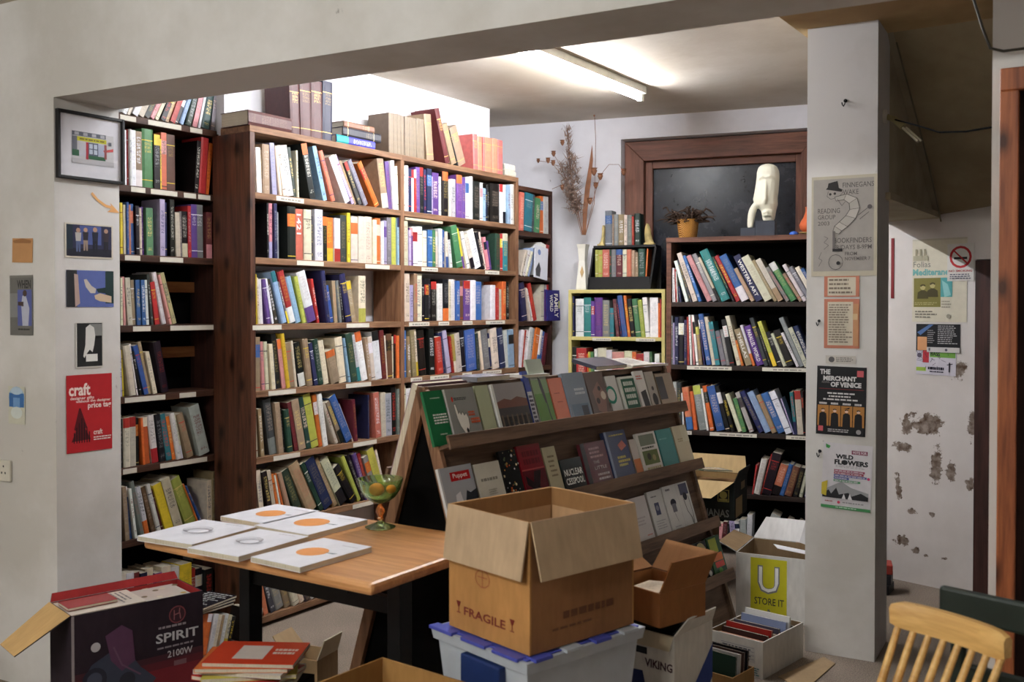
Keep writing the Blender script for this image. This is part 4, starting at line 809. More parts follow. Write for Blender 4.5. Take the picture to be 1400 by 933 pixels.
disp('green book with black lettering on the bottom display ledge', 3, 948, 961, 751, (70, 112, 62), lambda s: (s.lines(.15, .15, .85, .6, 3, BK, .6, .2)), .016)
disp('black book with a large cream disc on the bottom display ledge', 3, 962, 979, 745, (30, 36, 36), lambda s: (s.disc(.5, .28, .42, (176, 164, 120)), s.lines(.2, .2, .8, .36, 2, (90, 84, 60)), s.disc(.4, .7, .16, (92, 100, 90)), s.disc(.75, .8, .12, (200, 200, 190))), .02)
disp('green and orange patterned book last on the bottom display ledge', 3, 980, 997, 737, (44, 78, 44), lambda s: (s.rect(.1, .05, .7, .4, (150, 160, 50)), s.rect(.15, .42, .9, .6, (206, 112, 44)), s.rect(.2, .62, .9, .76, (190, 60, 40)), s.disc(.5, .86, .15, (90, 140, 60))), .02)
# large book on the far slope (seen end on) and books laid along the ridge
def left_book():
    c_, s_ = math.cos(PHI), math.sin(PHI)
    cov = MB(); vs = []
    def B4(o0, o1, s0, s1, x0, x1, col, mb):
        V = []
        for (x, s, o) in ((x0, s0, o0), (x1, s0, o0), (x1, s1, o0), (x0, s1, o0), (x0, s0, o1), (x1, s0, o1), (x1, s1, o1), (x0, s1, o1)):
            V.append(Vector(FS.w(x, s*s_+o*c_, ZT-s*c_+o*s_)))
        mb.add(V, [(3,2,1,0),(4,5,6,7),(0,1,5,4),(1,2,6,5),(2,3,7,6),(3,0,4,7)], col)
    B4(.0195, .022, -.005, .359, .005, .27, lin((120, 92, 100)), cov); B4(.048, .0505, -.005, .359, .005, .27, lin((150, 120, 130)), cov)
    o = cov.build('book', 'card'); tag(o, 'large thick book propped on the far slope of the display stand, pages showing', 'book')
    pg = MB(); B4(.022, .048, 0, .355, .0055, .265, (.8, .78, .72), pg); pg.build('pages', 'paper', o)
left_book()
def flat_book(label, p, w_, d_, th, col, rz, tilt=(0, 0), group=None, design=None, name='book', cat='book', pages=True, mat='gloss'):
    cov = MB(); c = lin(col); t = .0012
    cov.box(-w_/2, -d_/2, th-t, w_/2, d_/2, th, c); cov.box(-w_/2, -d_/2, 0, w_/2, d_/2, t, c); cov.box(-w_/2-.0006, -d_/2, 0, -w_/2+t, d_/2, th, c)
    o = cov.build(name, mat, None, p, (R(tilt[0]), R(tilt[1]), R(rz))); tag(o, label, cat, group)
    if pages: MB().box(-w_/2+t, -d_/2+.001, t, w_/2-.001, d_/2-.001, th-t, (.8, .78, .74)).build('pages', 'paper', o)
    if design:
        s = Sheet(w_, d_, col); design(s); s.pr.build('cover_print', mat, o, (-w_/2, -d_/2, th), (R(-90), 0, 0)) if s.pr.f else None
    return o
flat_book('grey book lying on the ridge of the display stand', FS.w(.36, .03, ZT+.006), .19, .13, .018, (128, 128, 136), 84)
flat_book('white magazine lying on the ridge beside the grey book', FS.w(.62, .01, ZT+.006), .16, .1, .012, (206, 202, 196), 78)
flat_book('dark grey book leaning on the far ridge of the display stand', FS.w(1.18, .04, ZT+.026), .22, .14, .016, (62, 62, 74), 80, (12, 0))
flat_book('open white booklet lying on the far ridge of the display stand', FS.w(1.42, .03, ZT+.022), .2, .14, .010, (208, 202, 192), 88, (10, 0), None, lambda s: s.lines(.1, .1, .9, .8, 6, (150, 146, 150), .3))
flat_book('small lavender booklet at the far end of the display ridge', FS.w(1.6, .02, ZT+.006), .12, .1, .01, (190, 180, 196), 70)

# ================================================================== TABLE
tb = thing('table', 'wooden table with a black iron trestle in the middle of the shop', 'table', (-2.29, 2.34, 0))
MB().box(-.49, -.31, .715, .49, .32, .75).build('table_top', 'table_wood', tb, bevel=.012)
for x in (-.33, .33):
    MB().box(x-.025, -.03, .06, x+.025, .03, .69).build('post', 'black_iron', tb, bevel=.003)
    MB().box(x-.03, -.26, 0, x+.03, .26, .045).build('foot', 'black_iron', tb, bevel=.01)
    MB().box(x-.025, -.26, .69, x+.025, .26, .715).build('bearer', 'black_iron', tb)
MB().box(-.305, -.014, .56, .305, .014, .61).build('stretcher', 'black_iron', tb)
MB().box(-.305, -.014, .12, .305, .014, .16).build('stretcher', 'black_iron', tb)
ZB = (160, 640, 3.185)
BKL = [('orange-disc booklet at the back of the table', [(435, 215), (700, 158), (890, 190), (645, 245)], 1),
    ('orange-disc booklet second from the goblet on the table', [(600, 255), (860, 185), (1095, 230), (830, 295)], 1),
    ('booklet with a grey fruit drawing at the left table corner', [(90, 300), (380, 222), (600, 260), (330, 340)], 0),
    ('booklet with a grey fruit drawing in the middle of the table', [(310, 350), (620, 265), (830, 300), (530, 395)], 0),
    ('orange-disc booklet nearest the front table corner', [(575, 390), (905, 305), (1110, 345), (800, 440)], 1)]
for n_, (lb, cs, kind) in enumerate(BKL):
    P = [on_z(ZB[0]+x/ZB[2], ZB[1]+y/ZB[2], .765) for x, y in cs]; ctr = sum(P)/4
    e1 = (P[1]-P[0]+P[2]-P[3])/2; e2 = (P[3]-P[0]+P[2]-P[1])/2; L1, L2 = float(np.linalg.norm(e1)), float(np.linalg.norm(e2))
    ang = (math.degrees(math.atan2(e1[1], e1[0]))-90+math.degrees(math.atan2(e2[1], e2[0])))/2
    def dz(s, kind=kind):
        if kind: s.disc(.5, .5, .24, (226, 152, 88)); s.poly([(.68, .46), (.9, .42), (.86, .47)], (110, 120, 130))
        else:
            for k in range(5):
                s.line([(.5+(.16+.012*k)*math.cos(t_/10*math.pi), .5+(.13+.012*k)*s.w/s.h*math.sin(t_/10*math.pi)) for t_ in range(21)], .0016, (120, 116, 124))
        s.lines(.6, .12, .92, .16, 1, (196, 194, 202), .7, .05)
    dw, dh = L2*.97, L1*.97
    flat_book('white '+lb, (float(ctr[0]), float(ctr[1]), .7508), dw, dh, .016, (226, 226, 234), ang, (0, 0), 'white booklets on the table', dz, 'booklet', 'booklet', mat='print')
gp = on_z(520, 722, .75)
gb = thing('goblet', 'green glass goblet with an amber stem holding fruit on the table', 'goblet', (float(gp[0]), float(gp[1]), .7503))
MB().lathe([(.003, .004), (.05, .001), (.052, .004), (.03, .012), (.008, .022), (.006, .026)], 28).build('foot', 'green_glass', gb, smooth=50)
MB().lathe([(.005, .026), (.012, .032), (.008, .04), (.016, .055), (.012, .07), (.007, .078), (.006, .082)], 18).build('stem', 'amber_glass', gb, smooth=60)
MB().lathe([(.004, .082), (.03, .09), (.052, .106), (.068, .13), (.076, .16), (.078, .168), (.075, .168), (.073, .16), (.065, .132), (.048, .11), (.026, .096), (.004, .092)], 32).build('bowl', 'green_glass', gb, smooth=50)
for lb, dx, dy, dz_, r_ in (('ripe orange in the goblet, the larger of two', -.012, -.005, .128, .026), ('small orange behind the larger one in the goblet', .03, .022, .13, .017)):
    o = MB().lathe([(r_*math.sin(math.pi*k/12)+1e-4, -r_*math.cos(math.pi*k/12)*.94) for k in range(13)], 20).build('orange', 'orange_peel', None, (float(gp[0])+dx, float(gp[1])+dy, .7503+dz_), smooth=60); tag(o, lb, 'fruit')
    MB().lathe([(.002, 0), (.0025, .002), (.001, .004)], 8, lin((70, 80, 40))).build('stalk', 'paint', o, (0, 0, r_*.92))

# ================================================================== CARTONS
TAN, TANI = (160, 122, 84), (176, 140, 100)
def carton(name, label, loc, rz, w_, d_, h, co=TAN, ci=TANI, flaps=(), t=.005, cat='box', mat='cardboard', sides=None, group=None):
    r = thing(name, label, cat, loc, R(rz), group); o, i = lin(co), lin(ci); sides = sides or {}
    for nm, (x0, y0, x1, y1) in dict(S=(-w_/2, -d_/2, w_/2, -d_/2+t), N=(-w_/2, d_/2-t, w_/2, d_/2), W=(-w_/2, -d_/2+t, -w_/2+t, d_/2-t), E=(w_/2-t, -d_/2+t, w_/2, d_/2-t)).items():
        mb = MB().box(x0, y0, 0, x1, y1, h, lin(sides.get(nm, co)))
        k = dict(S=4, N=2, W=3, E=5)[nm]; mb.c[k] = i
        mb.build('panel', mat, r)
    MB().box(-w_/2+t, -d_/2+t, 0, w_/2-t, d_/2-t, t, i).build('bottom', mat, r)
    for f_ in flaps:
        nm, ang, ln = f_[:3]; fc = f_[3] if len(f_) > 3 else (co, ci); sk = f_[4] if len(f_) > 4 else .01
        a, L = R(ang), (w_ if nm in 'SN' else d_)
        # local flap: hinge along x at z=0, outer side -y, grows upwards before folding outwards by angle
        mb = MB(); n = 4
        mb.add([(-L/2+.001, 0, 0), (L/2-.001, 0, 0), (L/2-sk, 0, ln), (-L/2+sk, 0, ln), (-L/2+.001, t*.8, 0), (L/2-.001, t*.8, 0), (L/2-sk, t*.8, ln), (-L/2+sk, t*.8, ln)],
            [(0, 1, 2, 3), (7, 6, 5, 4), (4, 5, 1, 0), (5, 6, 2, 1), (6, 7, 3, 2), (7, 4, 0, 3)], lin(fc[0]))
        mb.c[1] = lin(fc[1])
        org, rzz = dict(S=((0, -d_/2-.0005, h+.0008), 0), E=((w_/2+.0005, 0, h+.0008), 90), N=((0, d_/2+.0005, h+.0008), 180), W=((-w_/2-.0005, 0, h+.0008), -90))[nm]
        mb.build('flap', mat, r, org, Euler((a, 0, R(rzz))))
    return r
def print_on(r, s, side, w_, d_, mat='print', name='print'):
    loc, rzz = dict(S=((-w_/2, -d_/2-.0003, 0), 0), E=((w_/2+.0003, -d_/2, 0), 90), W=((-w_/2-.0003, d_/2, 0), -90), N=((w_/2, d_/2+.0003, 0), 180))[side]
    return s.pr.build(name, mat, r, loc, (0, 0, R(rzz)))
# the large FRAGILE carton on a plastic crate
FBX = (-1.464, 2.362); fw, fd, fh, fz = .332, .395, .34, .612
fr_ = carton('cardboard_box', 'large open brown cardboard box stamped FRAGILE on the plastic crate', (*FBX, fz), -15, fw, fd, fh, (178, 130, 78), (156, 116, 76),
    [('S', 172, .15, ((188, 162, 132), (188, 162, 132)), .006), ('E', 167, .15, ((188, 162, 132), (188, 162, 132)), .006), ('N', -173, .13, ((190, 154, 116), (178, 140, 104)), .02), ('W', -173, .13, ((190, 154, 116), (178, 140, 104)), .02)], t=.006, sides=dict(E=(146, 104, 70)))  # east side coloured darker to imitate the shade on it
s = Sheet(fw, fh, TAN); RED = (112, 40, 30)
s.text('FRAGILE', .2, .80, .72, .87, RED, .02)
for cx in (.13, .8):
    s.poly([(cx-.03, .77), (cx+.03, .77), (cx+.01, .815), (cx-.01, .815)], RED); s.rect(cx-.005, .81, cx+.005, .86, RED); s.rect(cx-.025, .858, cx+.025, .866, RED)
s.line([(.44+.09*math.cos(k*.6), .53+.07*math.sin(k*.6)) for k in range(12)], .003, (150, 84, 50)); s.line([(.38, .52), (.5, .52)], .003, (150, 84, 50)); s.line([(.44, .46), (.44, .6)], .003, (150, 84, 50))
print_on(fr_, s, 'S', fw, fd)
s = Sheet(fd, fh, TAN); s.lines(.3, .72, .8, .8, 1, (106, 68, 46), .7, .05); s.lines(.2, .84, .75, .88, 1, (112, 74, 50)); print_on(fr_, s, 'E', fw, fd)
cr = thing('storage_crate', 'translucent plastic crate with blue hinged lid strips under the big box', 'crate', (-1.478, 2.366, 0), R(-15))
cw_, cd_, cz0, cz1 = .39, .44, .30, .606
def ringbox(mb, w0, d0, z0, w1, d1, z1, t, col):
    for sx, sy in ((0, -1), (0, 1), (-1, 0), (1, 0)):
        def q(w_, d_, z, inn):
            w_, d_ = (w_-(t if inn else 0)*2, d_-(t if inn else 0)*2)
            return [(-w_/2, -d_/2, z), (w_/2, -d_/2, z)] if sy == -1 else [(w_/2, d_/2, z), (-w_/2, d_/2, z)] if sy == 1 else [(-w_/2, d_/2, z), (-w_/2, -d_/2, z)] if sx == -1 else [(w_/2, -d_/2, z), (w_/2, d_/2, z)]
        a, b_, c_, e = q(w0, d0, z0, 0), q(w1, d1, z1, 0), q(w0, d0, z0, 1), q(w1, d1, z1, 1)
        mb.add([a[0], a[1], b_[1], b_[0], c_[0], c_[1], e[1], e[0]], [(0, 1, 2, 3), (7, 6, 5, 4), (3, 2, 6, 7), (4, 5, 1, 0)], col)
mb = MB(); ringbox(mb, cw_-.07, cd_-.07, cz0, cw_-.02, cd_-.02, cz1-.03, .004, (.7, .7, .7)); mb.box(-cw_/2+.036, -cd_/2+.036, cz0, cw_/2-.036, cd_/2-.036, cz0+.004); mb.build('tub', 'crate_plastic', cr)
mb = MB(); ringbox(mb, cw_, cd_, cz1-.035, cw_+.01, cd_+.01, cz1-.004, .012, (.7, .7, .7)); mb.build('rim', 'crate_plastic', cr)
for x0, x1 in ((-cw_/2+.008, -.005), (.005, cw_/2-.008)): MB().box(x0, -cd_/2+.008, cz1-.004, x1, cd_/2-.008, cz1).build('lid_strip', 'blue_plastic', cr, bevel=.001)
for k in range(4):
    MB().box(cw_/2-.03, -.2+k*.11, cz1-.006, cw_/2+.012, -.14+k*.11, cz1+.003).build('lid_tooth', 'blue_plastic' if k % 2 == 0 else 'crate_plastic', cr, bevel=.001)
for x in (-.2, -.06, .07): MB().box(x, -cd_/2-.012, cz1-.006, x+.1, -cd_/2+.02, cz1+.003).build('lid_tooth', 'blue_plastic', cr, bevel=.001)
MB().box(-.06, -cd_/2-.012, cz1-.12, .1, -cd_/2+.014, cz1-.04, lin((24, 44, 92))).build('handle', 'paint', cr, bevel=.004)
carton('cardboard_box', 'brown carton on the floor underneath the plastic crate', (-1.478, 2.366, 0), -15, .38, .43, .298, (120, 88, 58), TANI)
# vacuum-cleaner carton, lower left
hw, hd, hh = .47, .22, .45; u_ = np.array([math.cos(R(75.6)), math.sin(R(75.6))]); v_ = np.array([-u_[1], u_[0]])
hc = np.array([-3.042, 2.2075])+v_*hd/2
hv = carton('vacuum_cleaner_box', 'open dark printed box lettered SPIRIT 2100W full of papers', (*map(float, hc), 0), 75.6, hw, hd, hh, (46, 36, 44), (150, 44, 44),
    [('W', 122, .2, ((46, 36, 44), (196, 160, 108)), .03), ('N', 20, .03, ((46, 36, 44), (150, 44, 44)))])
s = Sheet(hw, hh, BK); s.rect(0, .56, 1, 1, (112, 36, 44)); s.rect(0, .5, 1, .56, (88, 34, 42)); s.rect(0, .45, 1, .5, (66, 34, 42)); s.rect(0, 0, .02, 1, (150, 140, 142))
s.disc(.79, .15, .068, (128, 66, 72)); s.disc(.79, .15, .058, (60, 36, 44)); s.line([(.765, .11), (.765, .19)], .004, (150, 96, 100)); s.line([(.765, .15), (.81, .14), (.815, .19)], .004, (150, 96, 100)); s.line([(.81, .1), (.805, .14)], .004, (150, 96, 100))
s.text('SPIRIT', .62, .28, .96, .355, (196, 194, 198), .02); s.lines(.64, .22, .88, .245, 1, (150, 140, 146), .7, .05); s.lines(.63, .385, .92, .405, 1, (140, 130, 136), .7, .05); s.text('2100W', .71, .43, .91, .485, (190, 186, 190), .015); s.rect(.76, .52, .86, .56, (120, 90, 96))
s.poly([(.08, .5), (.14, .4), (.3, .32), (.4, .34), (.5, .5), (.62, .62), (.55, .7), (.12, .7)], (58, 62, 78)); s.poly([(.24, .2), (.36, .14), (.44, .2), (.46, .44), (.36, .5), (.28, .4)], (88, 56, 82)); s.disc(.16, .52, .09, (40, 42, 54)); s.disc(.16, .52, .055, (70, 74, 90)); s.disc(.4, .58, .06, (42, 44, 54)); s.disc(.17, .27, .035, (190, 186, 190))
s.line([(.3, .3), (.36, .45), (.5, .56)], .006, (104, 74, 96)); print_on(hv, s, 'S', hw, hd)
rr = random.Random(5); un = hc
for k, (fx, fy, c, lb) in enumerate([(-.1, .0, (206, 196, 184), 'pale magazine topmost in the vacuum cleaner box'), (.08, .01, (186, 178, 170), 'patterned magazine at the right end of the vacuum cleaner box'), (-.02, -.01, (150, 140, 140), 'grey magazine under the others in the vacuum cleaner box')]):
    p = hc+u_*fx+v_*fy
    flat_book(lb, (float(p[0]), float(p[1]), .41+.014*(2-k)), .19, .26, .012, c, -14.4, (0, 0), 'papers in the vacuum cleaner box', (lambda s: [s.disc(rr.random(), rr.random(), .06, rr.choice([(120, 110, 90), (200, 190, 170), (90, 90, 110), (180, 150, 90)])) for _ in range(16)]) if k == 1 else (lambda s: s.lines(.1, .1, .9, .3, 3, (120, 116, 120), .4)), 'magazine', 'magazine')
p = hc-u_*.14; flat_book('red magazine beside the flap in the vacuum cleaner box', (float(p[0]), float(p[1]), .453), .1, .17, .01, (150, 40, 44), -14, (0, 0), 'papers in the vacuum cleaner box', None, 'magazine', 'magazine')
MB().box(-hw/2+.01, -hd/2+.01, .01, hw/2-.01, hd/2-.01, .405, lin(TAN)).build('packing', 'cardboard', hv)
# dark crate with a pile of magazines, beside it a leaning card
mp = on_z(345, 905, .44); MPX, MPY = float(mp[0]), float(mp[1])
carton('cardboard_box', 'dark box under the pile of magazines by the table', (MPX, MPY, 0), 20, .3, .22, .375, (30, 30, 34), (40, 36, 34), [('S', -88, .1), ('N', -88, .1)])
MG = [((206, 200, 186), 12, 'cream magazine at the bottom of the pile by the table'), ((190, 60, 56), -6, 'red and white magazine second from the bottom of the pile'), ((206, 196, 90), 22, 'yellow-edged magazine in the pile by the table'), ((204, 200, 196), 4, 'white magazine under the orange ones in the pile'), ((214, 116, 60), 14, 'orange magazine second from the top of the pile'), ((206, 70, 44), 10, 'red-orange magazine with a white square topmost on the pile')]
z = .388
for k, (c, a, lb) in enumerate(MG):
    flat_book(lb, (MPX+rr.uniform(-.012, .012), MPY+rr.uniform(-.012, .012), z), .27, .19, .0125, c, 20+a, (0, 0), 'magazines piled by the table',
        (lambda s: (s.rect(.28, .2, .62, .8, (216, 206, 200)), s.lines(.68, .3, .95, .6, 2, (236, 210, 196), .6))) if k == 5 else None, 'magazine', 'magazine'); z += .0132
lp = on_z(424, 896, .16)
carton('cardboard_box', 'small open brown box under the table edge', (float(lp[0]), float(lp[1]), 0), 10, .16, .14, .17, (150, 124, 92), (176, 150, 116), [('W', 40, .08), ('E', 20, .08, ((206, 196, 170), (206, 196, 170)))])
# open carton at the bottom edge
bp = on_z(523, 899, .56); bw, bd = .32, .3
ang = -4; ca, sa = math.cos(R(ang)), math.sin(R(ang))
# its far corner is the (-w/2, +d/2) corner after turning
cx, cy = float(bp[0])-(-bw/2*ca-bd/2*sa), float(bp[1])-(-bw/2*sa+bd/2*ca)
carton('cardboard_box', 'open brown cardboard box at the bottom edge below the table', (cx, cy, 0), ang, bw, bd, .56, (146, 108, 62), (160, 120, 70))
# white VIKING carton with a black bag and a small brown carton on it
vp = on_z(922, 872, .52); vw, vd = .40, .22
vc = np.array([float(vp[0]), float(vp[1])])
def corner_to_center(c, w_, d_, deg): a = R(deg); return c+np.array([-w_/2*math.cos(a)-d_/2*math.sin(a), -w_/2*math.sin(a)+d_/2*math.cos(a)])
vcc = corner_to_center(vc, vw, vd, -8)
vk = carton('cardboard_box', 'white carton lettered VIKING with blue stripes beside the crate', (*map(float, vcc), 0), -8, vw, vd, .52, (206, 200, 190), (170, 150, 120),
    [('E', 30, .06, ((214, 208, 198), (190, 176, 150)), .03), ('S', 168, .045, ((206, 200, 190), (190, 176, 150)))])
s = Sheet(vw, .52, W_); s.poly([(.3, .26), (.72, .24), (.82, .55), (.68, .55), (.6, .36), (.3, .38)], (34, 44, 84)); s.rect(.66, .1, .76, .14, BK); s.text('VIKING', .74, .16, .985, .21, (60, 30, 40), .03); s.rect(.0, .5, 1, 1, (190, 184, 176)); print_on(vk, s, 'S', vw, vd)
s = Sheet(vd, .52, W_); s.poly([(.3, .42), (1, .14), (1, .34), (.62, .52), (.5, .6), (.3, .6)], (40, 60, 124)); print_on(vk, s, 'E', vw, vd)
MB().box(-vw/2+.008, -vd/2+.008, .40, vw/2-.008, vd/2-.008, .47, lin((24, 24, 26))).build('packing', 'fabric', vk)
bc = corner_to_center(vc+np.array([-.02, .05]), .20, .17, -25)
bg = MB(); rr = random.Random(2); ng = 14
for i in range(7):
    for j in range(ng):
        th, ph = 2*math.pi*j/ng, math.pi*(i+.5)/7; k = rr.uniform(.82, 1.08); bg.v.append((.15*k*math.sin(ph)*math.cos(th), .085*k*math.sin(ph)*math.sin(th), .045-.045*k*math.cos(ph)))
bg.f = [(i*ng+j, i*ng+(j+1) % ng, (i+1)*ng+(j+1) % ng, (i+1)*ng+j) for i in range(6) for j in range(ng)]+[tuple(range(ng-1, -1, -1)), tuple(6*ng+j for j in range(ng))]
for L_ in (bg.c, bg.i, bg.uv, bg.m): L_ += [(.02, .02, .02) if L_ is bg.c else (0, 0, 0, 0) if L_ is bg.i else None if L_ is bg.uv else 0]*len(bg.f)
tag(bg.build('plastic_bag', 'black_plastic', None, (float(vcc[0])+.02, float(vcc[1])+.0, .471), (0, 0, R(-10)), smooth=35), 'crumpled black plastic bag in the VIKING carton', 'bag')
bp2 = on_z(902, 856, .575); b2 = corner_to_center(np.array([float(bp2[0]), float(bp2[1])]), .22, .2, -18)
carton('cardboard_box', 'small open brown carton with raised flaps on the black bag', (*map(float, b2), .567), -18, .22, .2, .10, (140, 92, 54), (170, 124, 84), [('E', 25, .11, ((150, 100, 60), (176, 130, 90)), .0), ('N', 35, .1), ('W', 60, .08)])
flat_book('crumpled pale paper lying in the small brown carton', (float(b2[0])-.01, float(b2[1]), .64), .14, .12, .006, (206, 190, 166), -18, (4, -8), None, lambda s: s.lines(.1, .1, .8, .8, 5, (170, 156, 140), .3), 'paper', 'paper', False, 'card')
# banana carton on the shelf edge
bn = on_z(1004, 713, .386); bnc = corner_to_center(np.array([float(bn[0]), float(bn[1])]), .40, .30, 8)
bb_ = carton('banana_box', 'dark green banana carton with open tan flaps in front of the dark bookcase', (float(bnc[0]), float(bnc[1]), .386), 8, .40, .30, .2, (34, 38, 36), (170, 140, 96),
    [('S', 130, .12, ((34, 38, 36), (186, 160, 116)), .10), ('E', 20, .06, ((34, 38, 36), (176, 146, 100)), .02), ('N', 25, .1, ((170, 140, 96), (190, 164, 120)), .02), ('W', 40, .1, ((34, 38, 36), (186, 160, 116)))])
s = Sheet(.40, .2, BK); s.text('BANANAS', .45, .72, .93, .92, (120, 124, 122), .02); s.rect(.78, .2, .93, .52, (170, 160, 90)); s.rect(.79, .22, .92, .5, (26, 30, 28)); s.disc(.855, .34, .05, (170, 160, 90)); s.rect(.8, .44, .91, .49, (170, 160, 90)); print_on(bb_, s, 'S', .40, .30)
s = Sheet(.30, .2, BK); s.rect(.1, .45, .6, .95, (130, 108, 70)); s.rect(.5, .1, .8, .3, (110, 92, 60)); s.pr.build('print', 'print', bb_, (.2003, -.15, 0), (0, 0, R(90)))
sc_ = (float(bnc[0]), float(bnc[1]))
flat_book('green-bordered picture magazine lying in the banana carton', (sc_[0]+.05, sc_[1]-.01, .622), .16, .2, .008, (34, 84, 62), 40, (-5, 3), 'papers in the banana carton', lambda s: (s.lines(.08, .05, .92, .18, 1, (226, 226, 220), .8, .02), s.rect(.08, .22, .92, .95, (166, 168, 170)), s.poly([(.1, .6), (.4, .3), (.7, .5), (.9, .9), (.2, .95)], (196, 176, 140)), s.rect(.2, .3, .5, .5, (90, 110, 150))), 'magazine', 'magazine')
flat_book('pale patterned magazine in the banana carton', (sc_[0]-.12, sc_[1]+.0, .602), .13, .2, .008, (206, 190, 176), 15, (-4, 0), 'papers in the banana carton', lambda s: [s.disc(rr.random(), rr.random(), .09, rr.choice([(180, 80, 60), (120, 90, 80), (220, 210, 190)])) for _ in range(18)], 'magazine', 'magazine')
MB().box(-.19, -.14, .006, .19, .14, .17, lin((120, 90, 60))).build('packing', 'cardboard', bb_)
carton('cardboard_box', 'plain brown carton carrying the banana box behind the display stand', (sc_[0]-.06, sc_[1]-.02, 0), 8, .24, .24, .384, (110, 84, 58), TANI)
# white U STORE IT carton
up_ = on_z(1006, 842, 0); ua = 6; uw, ud, uh = .42, .34, .31
uc = np.array([float(up_[0]), float(up_[1])])+np.array([uw/2*math.cos(R(ua))-ud/2*math.sin(R(ua)), uw/2*math.sin(R(ua))+ud/2*math.cos(R(ua))])
us = carton('cardboard_box', 'white carton lettered U STORE IT in front of the dark bookcase', (*map(float, uc), 0), ua, uw, ud, uh, (214, 212, 208), (150, 126, 96),
    [('N', 35, .12, ((214, 212, 208), (220, 218, 216)), .05), ('W', 70, .10, ((214, 212, 208), (150, 126, 96)), .03), ('E', -20, .14, ((226, 226, 226), (226, 226, 226)), .02)])
s = Sheet(uw, uh, W_); s.rect(.17, .05, .58, .98, (196, 190, 40)); s.text('U', .25, .16, .5, .6, (120, 122, 124), .03); s.text('U', .265, .18, .485, .57, (236, 236, 236), .0); s.text('STORE IT', .215, .66, .55, .77, (50, 52, 52), .01); s.text('&', .36, .83, .4, .875, (70, 80, 110)); s.lines(.2, .9, .56, .96, 1, (70, 80, 110), .7, .05); print_on(us, s, 'S', uw, ud)
flat_book('white sheet of paper lying over the U STORE IT carton', (float(uc[0])+.05, float(uc[1])-.02, uh+.004), .2, .16, .002, (222, 222, 226), 25, (-6, 10), None, None, 'paper', 'paper', False, 'print')
s = Sheet(.17, .2, (206, 204, 204)); s.lines(.2, .25, .8, .75, 6, (110, 108, 112), .3)
s.build('paper', 'printed white notice propped at the back of the U STORE IT carton', 'paper', (float(uc[0])+.03, float(uc[1])+.09, uh+.02), (R(-6), R(14), R(ua)))
# white archive box with magazines
A0, A1 = on_z(1043, 930, 0), on_z(1098, 899, 0); A2 = on_z(962, 898, 0)
ad = float(np.linalg.norm(A1-A0)); aw = .25; aa = math.degrees(math.atan2(A1[1]-A0[1], A1[0]-A0[0]))-90; aa = max(-30, min(10, aa))
print('archive', A0, A1, A2, ad, aa)
ac = corner_to_center(np.array([float(A0[0]), float(A0[1])]), aw, ad, aa)
ar = carton('archive_box', 'low white archive box of magazines on the floor by the pillar', (*map(float, ac), 0), aa, aw, ad, .15, (212, 208, 200), (150, 126, 96), [])
s = Sheet(aw, .15, W_); s.rect(.22, .18, .86, .62, (196, 194, 190)); [s.rect(.24, .22+k*.1, .84, .232+k*.1, (120, 120, 130)) for k in range(4)]; s.lines(.26, .25, .8, .6, 4, (90, 90, 100), .4, .2); s.lines(.6, .72, .95, .95, 4, (70, 120, 120), .5, .1); print_on(ar, s, 'S', aw, ad)
MGC = [((196, 116, 84), 'salmon'), ((60, 40, 36), 'dark brown'), ((150, 40, 34), 'red'), ((206, 196, 170), 'cream'), ((70, 66, 80), 'slate'), ((36, 40, 70), 'navy'), ((120, 130, 160), 'grey-blue'), ((206, 204, 200), 'white'), ((90, 84, 80), 'grey')]
ca, sa = math.cos(R(aa)), math.sin(R(aa))
for k, (c, nm) in enumerate(MGC):
    fy = -ad/2+.03+k*(ad-.07)/9; hgt = .13+.03*((k*37) % 5)/4+(.02 if k in (6, 7) else 0)
    face_book(f'{nm} magazine filed upright in the white archive box', aw-.04, hgt, .012, c, (float(ac[0])+(-aw/2+.02)*ca-fy*sa, float(ac[1])+(-aw/2+.02)*sa+fy*ca, .0075), (R(-6), 0, R(aa)), None, 'magazines filed in the white archive box', 'magazine')['category'] = 'magazine'
rp = on_z(985, 936, .05); 
rb = carton('record_box', 'small brown box of records in front of the archive box', (float(rp[0]), float(rp[1]), 0), aa, .2, .16, .12, (150, 116, 74), (120, 92, 60))
for k, (c, nm) in enumerate([((40, 60, 50), 'dark green'), ((190, 186, 180), 'pale grey'), ((70, 50, 44), 'brown'), ((30, 30, 34), 'black')]):
    face_book(f'{nm} record sleeve in the small brown box', .18, .18, .008, c, (float(rp[0])-.09*ca-(-.055+k*.03)*sa, float(rp[1])-.09*sa+(-.055+k*.03)*ca, .0075), (R(-5), 0, R(aa)), None, 'record sleeves in the small brown box', 'record_sleeve')['category'] = 'record'
Q = [on_z(x, y, .003) for x, y in ((1064, 926), (1126, 899), (1142, 908), (1100, 945))]
tag(MB().prism([(float(p[0]), float(p[1])) for p in Q][::-1], .001, .005, lin((160, 136, 104))).build('cardboard_sheet', 'cardboard'), 'flat piece of torn cardboard on the floor before the pillar', 'cardboard')
bl = on_z(1226, 792, 0)
for k in range(3): tag(MB().box(-.09, -.06, 0, .09, .06, .05, lin((160, 60, 50) if k == 2 else (26, 26, 30))).build('case', 'paint', None, (float(bl[0])-.05, float(bl[1])-.3, .0005+k*.0515), (0, 0, R(8*k)), bevel=.004), ['lowest', 'middle', 'red-topped upper'][k]+' dark case stacked behind the pillar', 'case', 'dark cases stacked behind the pillar')
